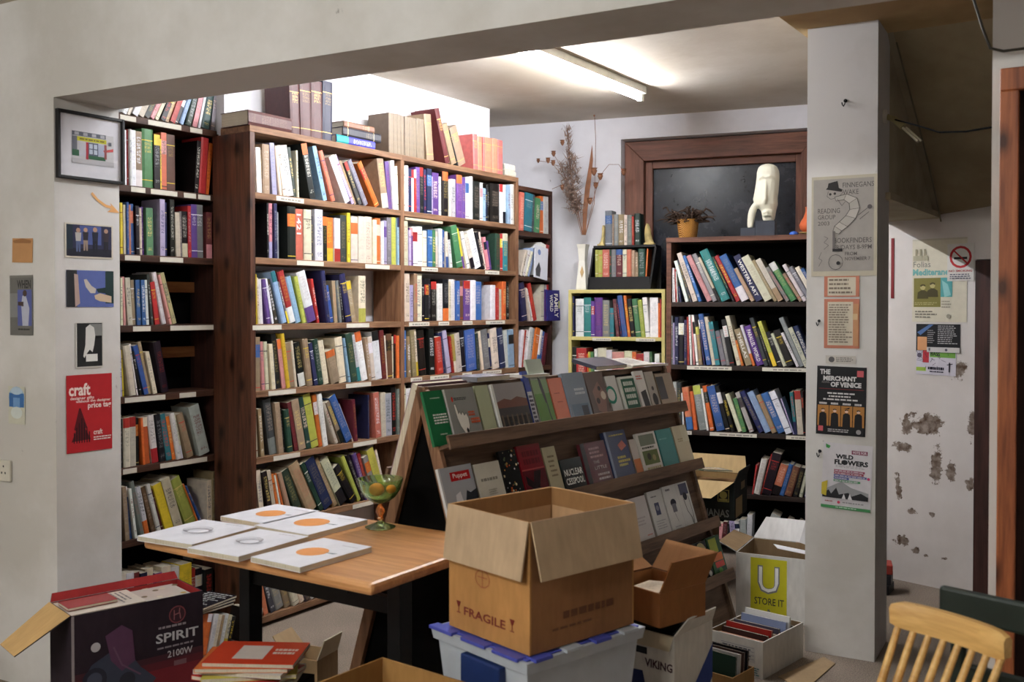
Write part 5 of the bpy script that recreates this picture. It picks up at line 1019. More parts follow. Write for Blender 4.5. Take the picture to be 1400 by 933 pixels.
# magazines lying on the floor books
fl_ = FG.w(FG.px(ZB[0]+430/ZB[2], 860)[0], .09, .0)
zf = max(q['z']+q['h'] for q in BOOKS if q['fr'] is FG)+.006
for k, c in enumerate([(36, 36, 40), (60, 56, 60), (40, 38, 44)]): flat_book(['lowest', 'middle', 'topmost'][k]+' black patterned magazine lying on the floor books', (fl_[0], fl_[1]+.01*k, zf+.011*k), .16, .22, .010, c, 4*k, (0, 0), 'black magazines on the floor books', lambda s: s.lines(.05, .05, .95, .95, 9, (196, 194, 190), .35), 'magazine', 'magazine')

# ================================================================== CHAIRS
ch = thing('spindle_chair', 'pine spindle-back chair with a curved top rail, lower right', 'chair')
P0, P1 = on_z(1229, 836, .80), on_z(1386, 884, .80); mid = (P0+P1)/2; rzc = math.atan2(P1[1]-P0[1], P1[0]-P0[0]); wc = float(np.linalg.norm(P1-P0))
print('chair', P0, P1, wc, math.degrees(rzc))
ch.location = (float(mid[0]), float(mid[1]), 0); ch.rotation_euler = (0, 0, rzc)
# local: x along the rail, -y towards the camera; seat lies behind (+y) or before (-y)
dirn = -1
def railpt(t): return (t*wc/2, -.02*(t*t), .80)
mb = MB(); n = 14; sec = [(-.012, -.03), (.012, -.03), (.015, .018), (.008, .03), (-.008, .03), (-.015, .018)]
for k in range(n+1):
    t = -1+2*k/n; p = railpt(t); sc = .72+.28*math.sqrt(max(0, 1-t**8)); mb.v += [(p[0], p[1]+a*1.0, p[2]+b_*sc) for a, b_ in sec]
m6 = len(sec); mb.f = [(k*m6+j, k*m6+(j+1) % m6, (k+1)*m6+(j+1) % m6, (k+1)*m6+j) for k in range(n) for j in range(m6)]+[tuple(range(m6-1, -1, -1)), tuple(n*m6+j for j in range(m6))]
for L_, d0 in ((mb.c, (.6, .4, .2)), (mb.i, (0, 0, 0, 0)), (mb.uv, None), (mb.m, 0)): L_ += [d0]*len(mb.f)
mb.build('top_rail', 'chair_pine', ch, smooth=50)
for k in range(8):
    t = -.9+1.8*k/7; p = railpt(t); b_ = (t*wc*.44-.03, .15*dirn, .455)
    MB().tube([(p[0], p[1], p[2]-.02), ((p[0]+b_[0])/2, (p[1]+b_[1])/2, .62), b_], [.0075, .010, .0085], 8).build('spindle', 'chair_pine', ch, smooth=60)
MB().prism([(-wc*.46, .16*dirn+.1), (wc*.46, .16*dirn+.1), (wc*.52, dirn*.42-.02), (wc*.3, dirn*.5), (-wc*.3, dirn*.5), (-wc*.52, dirn*.42-.02)][::(1 if dirn > 0 else -1)], .425, .455).build('seat', 'chair_pine', ch, bevel=.01)
for sx in (-1, 1):
    for y in (.12, .40): MB().tube([(sx*wc*.36, dirn*y, .425), (sx*wc*.46, dirn*(y+(-.05 if y < .3 else .04)), 0)], [.014, .016], 10).build('leg', 'chair_pine', ch, smooth=60)
MB().tube([(-wc*.4, dirn*.1, .2), (wc*.4, dirn*.1, .2)], .009, 8).build('stretcher', 'chair_pine', ch, smooth=60)
g0_, g1_ = on_z(1286, 800, .82), on_z(1400, 824, .82); gz = math.atan2(g1_[1]-g0_[1], g1_[0]-g0_[0])
print('green', g0_, g1_)
gc = thing('wooden_chair', 'dark green painted wooden chair behind the pine chair', 'chair', (float(g0_[0]), float(g0_[1]), 0), gz)
MB().box(0, -.012, .745, .46, .012, .82).build('top_rail', 'green_paint', gc, bevel=.008)
MB().box(.02, -.010, .60, .44, .010, .645).build('back_rail', 'green_paint', gc, bevel=.006)
for x in (.03, .40): MB().box(x, -.014, 0, x+.03, .014, .744).build('back_post', 'green_paint', gc, bevel=.004)
MB().box(0, .015, .43, .46, .40, .455).build('seat', 'green_paint', gc, bevel=.006)
for x in (.02, .41): MB().box(x, .36, 0, x+.03, .39, .43).build('leg', 'green_paint', gc, bevel=.004)

# ================================================================== THINGS ON THE WALLS
INK = (58, 54, 54)
# picture frame on the reveal
fx0, fz1 = FJ.px(71, 146, -.02); fx1, fz0 = FJ.px(171, 253, -.02); fx0 = max(fx0, .004)
pw, ph = fx1-fx0, fz1-fz0-.0
pf = thing('picture_frame', 'black-framed drawing of a shopfront hanging on the white reveal', 'picture', FJ.w(fx0, -.002, fz0), FJ.a)
for a in ((0, 0, .012, ph), (pw-.012, 0, pw, ph)): MB().box(a[0], -.02, a[1], a[2], 0, a[3]).build('frame_side', 'black_paint', pf, bevel=.002)
for z_ in (0, ph-.012): MB().box(.012, -.02, z_, pw-.012, 0, z_+.012).build('frame_rail', 'black_paint', pf, bevel=.002)
s = Sheet(pw-.024, ph-.024, (226, 224, 230)); s.base().build('mount', 'print', pf, (.012, -.006, .012))
s.rect(.2, .26, .88, .74, (206, 204, 206)); s.rect(.2, .26, .75, .33, (96, 100, 112)); [s.rect(.24+k*.14, .27, .31+k*.14, .32, (176, 176, 184)) for k in range(4)]
s.rect(.28, .34, .76, .41, (206, 200, 50)); s.lines(.32, .355, .74, .4, 1, (120, 110, 40), .5, .05); s.rect(.2, .34, .28, .6, (110, 112, 124)); s.rect(.2, .56, .31, .66, (44, 96, 66)); s.rect(.42, .42, .46, .7, (176, 50, 66)); s.rect(.46, .42, .62, .64, (84, 92, 112))
for a, b_ in ((.475, .44), (.55, .44), (.475, .53), (.55, .53)): s.rect(a, b_, a+.055, b_+.075, (190, 200, 216))
s.rect(.62, .43, .72, .62, (176, 184, 206)); s.rect(.46, .63, .74, .69, (50, 104, 72)); s.rect(.31, .44, .42, .66, (196, 196, 206)); s.poly([(.7, .52), (.87, .47), (.87, .52), (.72, .55)], (206, 86, 86)); s.rect(.72, .42, .76, .66, (150, 80, 80)); s.rect(.79, .37, .84, .43, (100, 104, 112)); s.rect(.2, .7, .88, .78, (190, 188, 192))
s.pr.build('drawing', 'print', pf, (.012, -.0066, .012))
MB().box(.012, -.0105, .012, pw-.012, -.0095, ph-.012).build('glazing', 'picture_glass', pf)
# painted arrow
s, x_, z_ = sheet_px(FJ, 125, 264, 163, 292, (0, 0, 0)); OR = (224, 168, 108)
s.line([(.0, .0), (.2, .35), (.5, .65), (.75, .72)], .011, OR); s.poly([(.66, .45), (1, .98), (.55, .98), (.72, .75)], OR)
tag(s.pr.build('painted_arrow', 'print', None, FJ.w(x_, -.0012, z_), (0, 0, FJ.a)), 'orange arrow painted on the white reveal', 'arrow')
def bust(s, x, y, r, coat, skin):
    ry = r*s.w/s.h; s.poly([(x-2.1*r, y+4.2*ry), (x-1.9*r, y+1.9*ry), (x-.6*r, y+1.1*ry), (x+.6*r, y+1.1*ry), (x+1.9*r, y+1.9*ry), (x+2.1*r, y+4.2*ry)], coat); s.disc(x, y, r, skin); s.disc(x, y-.5*ry, r*1.02, coat, ry*.55, 12); s.disc(x+.1*r, y+.25*ry, r*.78, skin)
def figure(s, x, y, h, top, leg, skin=(176, 140, 118)):
    s.disc(x, y, h*.07, skin, h*.07*s.w/s.h); s.poly([(x-h*.1, y+h*.1), (x+h*.1, y+h*.1), (x+h*.08, y+h*.5), (x-h*.08, y+h*.5)], top); s.poly([(x-h*.08, y+h*.5), (x+h*.08, y+h*.5), (x+h*.07, y+h), (x+h*.02, y+h), (x, y+h*.6), (x-h*.02, y+h), (x-h*.07, y+h)], leg)
PCG = 'cards on the white reveal'
s, x_, z_ = sheet_px(FJ, 88, 304, 154, 355, (206, 198, 182)); s.rect(.03, .04, .97, .95, (40, 42, 70)); s.rect(.3, .06, .75, .6, (70, 84, 140)); s.rect(.03, .72, .97, .95, (26, 26, 40)); s.rect(.03, .04, .16, .75, (30, 44, 56))
figure(s, .27, .2, .62, (176, 170, 166), (80, 92, 130)); figure(s, .42, .18, .6, (40, 34, 40), (150, 130, 116)); figure(s, .62, .16, .66, (30, 32, 48), (24, 24, 36)); figure(s, .85, .18, .62, (50, 40, 48), (30, 28, 38))
s.on_frame('postcard', 'postcard of four standing figures, below the painted arrow', 'postcard', FJ, x_, z_, group=PCG)
s, x_, z_ = sheet_px(FJ, 90, 369, 155, 420, (86, 100, 160)); s.rect(0, 0, .22, 1, (36, 36, 40)); s.poly([(.16, .1), (.24, .12), (.28, .9), (.18, 1)], (176, 150, 140)); s.rect(.82, 0, 1, .9, (30, 52, 52)); s.poly([(.36, .25), (.42, .24), (.52, .42), (.62, .5), (.6, .62), (.5, .62), (.4, .45)], (196, 186, 176)); s.poly([(.58, .68), (.7, .62), (.95, .7), (.95, .88), (.7, .84), (.6, .78)], (200, 176, 150)); s.poly([(.62, .5), (.82, .46), (.82, .62), (.66, .6)], (24, 44, 44))
s.on_frame('postcard', 'blue postcard of reaching hands under the figure card', 'postcard', FJ, x_, z_, group=PCG)
s, x_, z_ = sheet_px(FJ, 103, 441, 141, 502, (200, 196, 188)); s.rect(.04, .02, .96, .97, (34, 34, 34)); s.rect(.5, .04, .95, .3, (130, 130, 126)); s.rect(.7, .3, .95, .36, (20, 20, 20)); s.poly([(.36, .12), (.5, .05), (.66, .12), (.7, .3), (.66, .5), (.6, .66), (.5, .6), (.42, .66), (.3, .78), (.26, .74), (.34, .5)], (214, 212, 206)); s.rect(.36, .7, .78, .86, (226, 224, 218))
s.on_frame('postcard', 'black and white photograph of a pale sculpture above the red poster', 'postcard', FJ, x_, z_, group=PCG)
s, x_, z_ = sheet_px(FJ, 90, 514, 153, 613, (172, 34, 40)); CR = (232, 214, 206)
s.text('craft', .05, .11, .52, .27, CR, .03); s.text('designer gifts', .08, .28, .6, .33, CR, .02); s.text('without the designer', .2, .325, .97, .37, CR, .02); s.text('price tag', .46, .37, .98, .46, CR, .03)
s.poly([(.27, .43), (.3, .43), (.44, .68), (.4, .7), (.52, .84), (.1, .86), (.2, .72), (.16, .7)], (84, 20, 26)); [s.rect(.15+k*.055, .56+abs(k-3)*.06, .17+k*.055, .88, (34, 16, 20)) for k in range(7)]
s.text('craft', .58, .72, .78, .79, CR, .02); s.lines(.58, .81, .98, .87, 2, CR, .5, .1)
s.on_frame('poster', 'red poster lettered craft price tag on the white reveal', 'poster', FJ, x_, z_, tilt=0)
# scraps on the front wall
FFx = Frame(FF.o[0], FF.o[1], 4.5)
s, x_, z_ = sheet_px(FF, 17, 326, 45, 358, (186, 138, 92)); s.poly([(.0, .1), (.5, .0), (.95, .1), (.9, .2), (.1, .2)], (150, 104, 66)); s.on_frame('paper_note', 'scrap of brown paper pinned on the left wall', 'note', FF, x_, z_, tilt=2)
s, x_, z_ = sheet_px(FF, 14, 377, 46, 459, (106, 104, 100)); s.rect(.0, .3, .35, .7, (130, 130, 128)); s.text('WHEN', .32, .08, .92, .22, (46, 44, 44), .03); s.rect(.34, .24, .95, .84, (88, 96, 156)); s.poly([(.55, .34), (.7, .34), (.85, .55), (.8, .84), (.55, .84), (.5, .5)], (178, 180, 196)); s.disc(.66, .3, .09, (70, 54, 50)); s.poly([(.36, .44), (.6, .44), (.6, .52), (.36, .5)], (70, 54, 50)); s.lines(.36, .88, .9, .92, 1, (40, 40, 40), .6, .1); s.rect(0, .0, 1, .04, (120, 118, 112)); s.on_frame('leaflet', 'grey and blue leaflet lettered WHEN on the left wall', 'leaflet', FF, x_, z_)
s, x_, z_ = sheet_px(FF, 12, 528, 35, 581, (196, 194, 176)); s.disc(.5, .3, .48, (150, 176, 200), .3); s.rect(.05, .18, .95, .55, (60, 104, 160)); s.disc(.5, .12, .35, (176, 196, 212), .1); s.rect(.3, .3, .7, .55, (110, 150, 196)); s.disc(.5, .7, .35, (206, 212, 206), .16); s.on_frame('postcard', 'small blue and white postcard on the left wall', 'postcard', FF, x_, z_)
x_, z_ = FF.px(0, 628); x2, z2 = FF.px(17, 659)
so = thing('wall_socket', 'white double power socket on the left wall', 'socket', FF.w(x_-.06, 0, z2), FF.a)
sw = x2-x_+.06; MB().box(0, -.012, 0, sw, -.0002, z_-z2, lin((212, 206, 192))).build('plate', 'paint', so, bevel=.003)
for k in (0, 1):
    for dx, dz_ in ((.0, .02), (-.011, -.006), (.011, -.006)): MB().box(sw*(.3+.42*k)+dx-.003, -.0128, .04+dz_-.004, sw*(.3+.42*k)+dx+.003, -.0121, .04+dz_+.004, lin((40, 38, 36))).build('socket_slot', 'paint', so)
# pillar notices
s, x_, z_ = sheet_px(FP, 1110, 243, 1199, 377, (188, 180, 160)); s.rect(.03, .03, .95, .95, (160, 154, 148)); GI = (92, 86, 84)
for st_, a in (('FINNEGANS', (.48, .07, .95, .12)), ('WAKE', (.48, .14, .72, .19)), ('READING', (.1, .32, .44, .37)), ('GROUP', (.1, .385, .37, .43)), ('2003', (.1, .45, .28, .49)), ('BOOKFINDERS', (.35, .62, .92, .67)), ('FRIDAYS 8-9PM', (.35, .69, .92, .735)), ('FROM', (.52, .76, .7, .795)), ('NOVEMBER 7', (.52, .81, .9, .845))): s.text(st_, *a, GI, .006)
s.poly([(.26, .07), (.4, .05), (.42, .12), (.48, .14), (.46, .16), (.22, .13), (.25, .11)], (40, 36, 36)); s.line([(.26, .15), (.24, .2), (.3, .23), (.42, .21), (.48, .17), (.46, .15)], .0016, (70, 64, 64)); s.disc(.29, .18, .02, (60, 56, 56)); s.disc(.36, .175, .02, (60, 56, 56))
inn = [(.38, .25), (.5, .24), (.58, .28), (.59, .34), (.53, .4), (.43, .46), (.36, .5), (.33, .56)]; out_ = [(.36, .21), (.54, .185), (.7, .23), (.74, .33), (.68, .43), (.56, .51), (.47, .55), (.43, .58)]
for q_ in range(7): s.poly([inn[q_], out_[q_], out_[q_+1], inn[q_+1]], (184, 178, 170) if q_ % 2 else (172, 166, 158))
s.line(inn, .0022, (62, 56, 56)); s.line(out_, .0022, (62, 56, 56))
for q_ in range(8): s.line([inn[q_], out_[q_]], .0016, (76, 70, 70))
s.line([(.4, .23), (.47, .3), (.52, .26)], .0016, (76, 70, 70))
s.line([(.72, .4), (.86, .33), (.9, .3)], .002, (70, 64, 64)); s.line([(.74, .44), (.88, .37)], .002, (70, 64, 64)); s.disc(.89, .32, .035, (90, 84, 84)); s.rect(.33, .55, .37, .74, (110, 104, 102)); s.rect(.33, .725, .48, .755, (36, 32, 34)); s.line([(.38+.11*math.cos(k*.52), .86+.075*math.sin(k*.52)) for k in range(13)], .002, (84, 78, 78)); s.disc(.42, .87, .03, (40, 36, 38)); s.line([(.2, .6), (.26, .62), (.2, .66), (.27, .69), (.2, .73)], .0016, (84, 78, 78)); s.line([(.16, .76), (.12, .82), (.17, .84), (.12, .9)], .0016, (84, 78, 78))
s.on_frame('poster', 'yellowed FINNEGANS WAKE READING GROUP poster with a drawn figure on the pillar', 'poster', FP, x_, z_)
for (a, lb) in (((1127, 378, 1175, 406), 'small red-edged typed notice just below the reading group poster'), ((1127, 409, 1175, 477), 'long red-bordered typed notice on the pillar')):
    s, x_, z_ = sheet_px(FP, *a, (190, 120, 96)); s.rect(.1, .06, .82 if a[3] > 450 else .9, .94, (206, 196, 176)); s.lines(.14, .1, .8, .9, 4 if a[3] < 450 else 16, (124, 110, 98), .45, .3)
    if a[3] > 450: s.rect(.84, .1, .98, .95, (190, 140, 100)); s.rect(.82, .3, .95, .42, (206, 176, 136))
    s.on_frame('notice', lb, 'notice', FP, x_, z_)
s, x_, z_ = sheet_px(FP, 1129, 486, 1170, 498, (196, 190, 182)); s.disc(.2, .5, .1, (90, 88, 88)); s.lines(.35, .2, .95, .8, 3, (110, 106, 104), .5, .2); s.on_frame('notice', 'tiny white printed strip above the black poster on the pillar', 'notice', FP, x_, z_)
s, x_, z_ = sheet_px(FP, 1116, 500, 1183, 597, (22, 22, 26)); WW = (206, 204, 204)
s.text('THE', .06, .045, .27, .12, WW, .05); s.text('MERCHANT', .13, .14, .8, .21, WW, .05); s.text('OF VENICE', .28, .225, .9, .3, WW, .05); s.rect(.81, .05, .94, .14, (196, 90, 96)); s.lines(.1, .215, .27, .25, 2, (120, 116, 116), .5, .05); s.rect(.05, .325, .95, .333, (120, 40, 40))
for k, (a, b_) in enumerate(((.22, .78), (.25, .7), (.14, .84))): s.lines(a, .375+k*.045, b_, .405+k*.045, 1, (206, 204, 204), .7, .02)
for k in range(4):
    s.rect(.03+k*.24, .57, .255+k*.24, .87, (176, 122, 62)); bust(s, .14+k*.24, .645, .036, (24, 20, 22), (222, 190, 166)); s.poly([(.065+k*.24, .745), (.215+k*.24, .745), (.22+k*.24, .87), (.06+k*.24, .87)], (24, 20, 22)); s.lines(.06+k*.24, .52, .22+k*.24, .56, 1, (206, 204, 204), .7, .1)
s.poly([(.55, .61), (.69, .585), (.67, .61)], (20, 16, 16)); s.rect(.03, .87, .97, .98, (22, 22, 26)); s.rect(.05, .875, .15, .95, (196, 90, 96)); s.disc(.87, .935, .05, (150, 148, 148)); s.lines(.25, .905, .7, .96, 2, (176, 172, 172), .5, .1)
s.on_frame('poster', 'black THE MERCHANT OF VENICE poster on the pillar', 'poster', FP, x_, z_, tilt=1)
s, x_, z_ = sheet_px(FP, 1123, 604, 1190, 699, (206, 202, 206)); s.poly([(.05, .02), (.15, .05), (.12, .09), (.06, .08)], (60, 140, 70)); s.rect(.58, .09, .9, .15, (120, 50, 76)); s.text('VOTE FOR', .6, .1, .88, .14, (226, 216, 220), .02)
s.text('WILD', .26, .165, .62, .235, (34, 34, 38), .05); s.text('FLOWERS', .24, .245, .92, .325, (34, 34, 38), .05); s.disc(.43, .285, .05, (34, 34, 38)); s.lines(.27, .33, .9, .37, 2, (150, 146, 150), .4)
for k, (c, e) in enumerate((((150, 70, 96), .86), ((150, 60, 80), .84), ((80, 90, 150), .9), ((80, 90, 150), .55), ((80, 140, 96), .78))): s.rect(.24, .4+k*.038, e, .432+k*.038, c); s.lines(.26, .408+k*.038, e-.03, .426+k*.038, 1, (216, 206, 214), .6, .05)
s.poly([(.02, .74), (.2, .66), (.4, .58), (.6, .66), (.95, .72), (.95, .84), (.02, .84)], (150, 150, 152)); s.poly([(.02, .84), (.02, .78), (.15, .72), (.2, .78), (.3, .68), (.36, .78), (.55, .74), (.62, .79), (.8, .73), (.95, .78), (.95, .84)], (36, 36, 40)); s.poly([(.42, .84), (.46, .76), (.5, .84)], (226, 224, 226)); s.poly([(.54, .84), (.58, .75), (.63, .84)], (226, 224, 226)); s.poly([(.0, .62), (.12, .58), (.1, .82), (.0, .8)], (196, 176, 60)); s.disc(.94, .5, .03, (176, 50, 100)); s.disc(.36, .9, .03, (190, 60, 90)); s.lines(.08, .88, .3, .91, 1, (150, 90, 90), .6); s.lines(.44, .88, .9, .91, 1, (150, 146, 150), .6); s.rect(0, .955, 1, 1, (70, 140, 86)); s.lines(.3, .965, .75, .985, 1, (200, 216, 200), .6, .05)
s.on_frame('poster', 'white VOTE FOR WILD FLOWERS poster on the pillar', 'poster', FP, x_, z_, tilt=2)
def hook(label, fr, px, py, s_=1.0):
    x, z_ = fr.px(px, py); h_ = thing('coat_hook', label, 'hook', fr.w(x, 0, z_), fr.a)
    MB().lathe([(.008*s_, 0), (.008*s_, .003), (.001, .004)], 10, M=Matrix.Rotation(R(90), 4, 'X')).build('plate', 'black_iron', h_, (0, -.0002, 0))
    MB().tube([(0, -.003, 0), (.0, -.02*s_, -.004*s_), (.003*s_, -.026*s_, -.016*s_), (-.004*s_, -.022*s_, -.026*s_), (-.010*s_, -.016*s_, -.018*s_), (-.012*s_, -.014*s_, -.008*s_)], .0026*s_, 8).build('hook_wire', 'black_iron', h_, smooth=60)
    return h_
hook('black iron hook high on the pillar', FP, 1156, 138); hook('small black hook beside the long red-bordered notice', FP, 1120, 439, .8); hook('small dark hook beside the wild flowers poster', FP, 1121, 617, .9)
# passage wall notices
s, x_, z_ = sheet_px(FE, 1248, 328, 1322, 441, (206, 200, 180)); s.rect(.0, .0, 1, .02, (190, 184, 166)); s.text('Folias', .02, .27, .34, .34, (110, 110, 104), .0); s.text('Mediterane', .01, .36, .68, .44, (110, 170, 168), .04); s.rect(.03, .47, .53, .82, (124, 118, 60)); bust(s, .2, .58, .05, (70, 64, 30), (176, 166, 110)); bust(s, .38, .56, .05, (66, 60, 30), (180, 170, 116)); s.lines(.05, .76, .5, .8, 2, (170, 164, 110), .5); s.rect(.53, .47, .74, .7, (84, 160, 160)); s.poly([(.55, .5), (.66, .55), (.72, .68), (.6, .7)], (140, 196, 194)); s.lines(.55, .74, .75, .84, 3, (150, 146, 130), .4); s.lines(.06, .86, .5, .96, 3, (120, 116, 104), .45); s.disc(.68, .93, .04, (150, 146, 130)); s.rect(.02, .2, .3, .26, (170, 164, 140)); s.rect(.06, .12, .1, .2, (150, 144, 120)); s.rect(.14, .12, .18, .2, (150, 144, 120)); s.rect(.22, .12, .26, .2, (150, 144, 120))
s.on_frame('poster', 'cream Folias Mediterane concert poster on the peeling passage wall', 'poster', FE, x_, z_)
s, x_, z_ = sheet_px(FE, 1296, 334, 1332, 384, (206, 204, 198)); s.disc(.5, .36, .42, (176, 40, 44)); s.disc(.5, .36, .33, (206, 204, 198)); s.rect(.25, .36, .75, .42, (40, 38, 40)); s.line([(.24, .18), (.76, .54)], .008, (176, 40, 44)); s.text('NO SMOKING', .06, .7, .94, .76, (150, 40, 40), .03); s.lines(.1, .8, .9, .96, 3, (60, 58, 80), .5, .1)
s.on_frame('sign', 'NO SMOKING sign with a crossed cigarette over the concert poster', 'sign', FE, x_, z_, .0045)
s, x_, z_ = sheet_px(FE, 1253, 443, 1313, 483, (26, 26, 30)); s.poly([(.02, .3), (.3, .02), (.4, .02), (.1, .4)], (80, 110, 160)); s.rect(.03, .46, .25, .94, (206, 150, 104)); s.lines(.5, .04, .96, .72, 10, (176, 174, 176), .4); s.lines(.27, .2, .46, .7, 7, (150, 148, 150), .4); s.rect(.26, .82, 1, 1, (196, 194, 192)); s.rect(.3, .85, .34, .95, (90, 90, 100)); s.disc(.7, .91, .03, (90, 90, 100))
s.on_frame('flyer', 'black flyer with small white text below the concert poster', 'flyer', FE, x_, z_)
s, x_, z_ = sheet_px(FE, 1253, 479, 1307, 514, (200, 196, 206)); rr = random.Random(9); s.rect(.16, 0, .32, .5, (176, 50, 60)); s.rect(.34, 0, .98, .26, (110, 160, 70)); s.rect(0, .7, .25, .86, (150, 180, 70)); s.text('BASS', .36, .03, .6, .2, (40, 60, 40), .03)
for _ in range(16): x1_, y1_ = rr.random()*.9, rr.random()*.8; s.line([(x1_, y1_), (x1_+rr.uniform(-.1, .2), y1_+rr.uniform(.05, .2))], .002, (60, 50, 70))
s.lines(.3, .64, .72, .78, 1, (40, 36, 50), .8, .05); s.lines(.35, .82, .75, .9, 1, (60, 56, 70), .6); s.line([(.84, .45), (.84, .85)], .006, (40, 36, 46)); s.line([(.78, .55), (.92, .5)], .004, (40, 36, 46)); s.disc(.08, .2, .06, (90, 84, 100))
s.on_frame('flyer', 'white and green scribbled flyer, lowest on the passage wall', 'flyer', FE, x_, z_, tilt=1)
x_, z_ = FE.px(1221, 326); tag(MB().box(-.008, -.004, -.33, .008, 0, 0, lin((120, 20, 26))).build('ribbon', 'paint', None, FE.w(x_, -.001, z_), (0, 0, FE.a)), 'dark red strip hanging at the corner of the passage wall', 'strip')
# bare lamp fitting and its cables on the pillar side
q0 = FP.w(.29, .14, 0); bx, by = q0[0], q0[1]; zl = 1.5+(420-160)*4.3/F
lf = thing('lamp_fitting', 'unlit bare bulb in a holder sticking out from the pillar side', 'lamp', (bx, by, zl), FP.a)
MB().lathe([(.03, 0), (.03, .012), (.012, .018)], 16, M=Matrix.Rotation(R(90), 4, 'Y')).build('rose', 'white_plastic', lf, (.0003, 0, 0), smooth=40)
MB().tube([(.012, 0, 0), (.05, -.02, -.02), (.085, -.03, -.055)], [.012, .014, .016], 10, lin((160, 150, 110))).build('holder', 'paint', lf, smooth=50)
for k in range(3):
    a = 2*math.pi*k/3; MB().tube([(.088+.008*math.cos(a), -.031+.008*math.sin(a), -.06), (.15+.008*math.cos(a), -.05+.008*math.sin(a), -.125)], .006, 8, lin((206, 200, 176))).build('bulb_tube', 'gloss', lf, smooth=60)
pts = [(bx+.05, by-.02, zl-.02)]+[tuple(float(v) for v in on_plane(px, py, (0, 4.2-.1*k, 0), np.array([0, 1.0, 0]))) for k, (px, py) in enumerate(((1255, 172), (1284, 181), (1320, 180), (1362, 173)))]
tag(MB().tube(pts, .0035, 6).build('cable', 'black_rubber', smooth=60), 'thin black cable slung from the bulb holder to the right wall', 'cable')
pts = [tuple(float(v) for v in on_plane(px, py, (0, 3.17, 0), np.array([0, 1.0, 0]))) for px, py in ((1322, -30), (1334, 8), (1344, 40), (1354, 66), (1372, 70), (1402, 66))]
tag(MB().tube(pts, .004, 6, lin((60, 56, 46))).build('cable', 'paint', smooth=60), 'grey cable hanging from the ceiling by the door frame', 'cable')
pts = [(-1.026+.004, 4.6, 2.66), (-1.02, 5.1, 2.34), (-1.02, 5.4, 2.13), (-1.02, 5.62, 1.95)]
tag(MB().tube(pts, .004, 6, lin((120, 112, 92))).build('cable', 'paint', smooth=60), 'pale cable running down the crease of the stair soffit', 'cable')  # thin strip added to draw the pale line of the crease

# ================================================================== WINDOW-SILL THINGS on the dark bookcase
def top_at(px, off): x, _ = FD.px(px, 325, off); return x
zt = DZ[0]+.0005
sx_ = FD.px(1046, 320, .10)[0]
sp = thing('sculpture', 'white carved long-faced sculpture on a stepped dark plinth', 'sculpture', FD.w(sx_, .12, zt), FD.a)
k_ = 5.95/F/5  # metres per zoom pixel at that depth
def zp(x): return (x-1045)*k_
def zz_(y): return (812-y)*k_
MB().box(zp(985), -.05, 0, zp(1115), .06, zz_(705)).build('plinth', 'slate', sp, bevel=.002); MB().box(zp(882), -.05, 0, zp(984.5), .06, zz_(750)).build('plinth_step', 'slate', sp, bevel=.002)
def loft(path, n=16):
    mb = MB()
    for (cx, cz, rx, ry, cy) in path: mb.v += [(cx+rx*math.cos(2*math.pi*j/n), cy+ry*math.sin(2*math.pi*j/n), cz) for j in range(n)]
    m_ = len(path); mb.f = [(k*n+j, k*n+(j+1) % n, (k+1)*n+(j+1) % n, (k+1)*n+j) for k in range(m_-1) for j in range(n)]+[tuple(range(n-1, -1, -1)), tuple((m_-1)*n+j for j in range(n))]
    for L_, d0 in ((mb.c, (.8, .8, .8)), (mb.i, (0, 0, 0, 0)), (mb.uv, None), (mb.m, 0)): L_ += [d0]*len(mb.f)
    return mb
hd_ = [(1066, 704, 34), (1066, 690, 42), (1066, 665, 46), (1066, 630, 52), (1048, 590, 80), (1042, 550, 84), (1050, 500, 82), (1056, 450, 80), (1060, 400, 78), (1060, 360, 76), (1058, 330, 64), (1056, 314, 42), (1055, 306, 12)]
mb = loft([(zp(x), zz_(y), r_*k_, r_*k_*.78, 0) for x, y, r_ in hd_])
arm = [(942, 748, 22), (942, 730, 22), (946, 690, 25), (952, 650, 27), (962, 615, 28), (982, 585, 30), (1015, 560, 34)]
mb.join(loft([(zp(x), zz_(y), r_*k_, r_*k_*.9, -.005) for x, y, r_ in arm], 12))
mb.tube([(zp(1048), -.05, zz_(585)), (zp(1050), -.062, zz_(560)), (zp(1052), -.055, zz_(480)), (zp(1052), -.045, zz_(410))], [.012, .012, .009, .007], 8)
mb.tube([(zp(1005), -.042, zz_(415)), (zp(1030), -.056, zz_(402)), (zp(1052), -.052, zz_(408)), (zp(1078), -.056, zz_(400)), (zp(1105), -.04, zz_(420))], .007, 8)
mb.tube([(zp(1030), -.038, zz_(648)), (zp(1060), -.05, zz_(640)), (zp(1092), -.034, zz_(650))], .010, 8); mb.tube([(zp(1032), -.034, zz_(668)), (zp(1060), -.046, zz_(664)), (zp(1090), -.03, zz_(668))], .009, 8)
o = mb.build('carved_head', 'white_stone', sp, smooth=60)
md = o.modifiers.new('remesh', 'REMESH'); md.mode = 'VOXEL'; md.voxel_size = .005; md.use_smooth_shade = True
md = o.modifiers.new('smooth', 'SMOOTH'); md.iterations = 3
px_ = FD.px(940, 320, .12)[0]
pt = thing('wicker_plant_pot', 'wicker pot with a dried brown plant on the dark bookcase', 'plant', FD.w(px_, .13, zt), FD.a)
MB().lathe([(.05, 0), (.056, .01), (.064, .07), (.068, .112), (.07, .12), (.064, .12), (.06, .1)], 24).build('pot', 'wicker', pt, smooth=50)
mb = MB(); rr = random.Random(4)
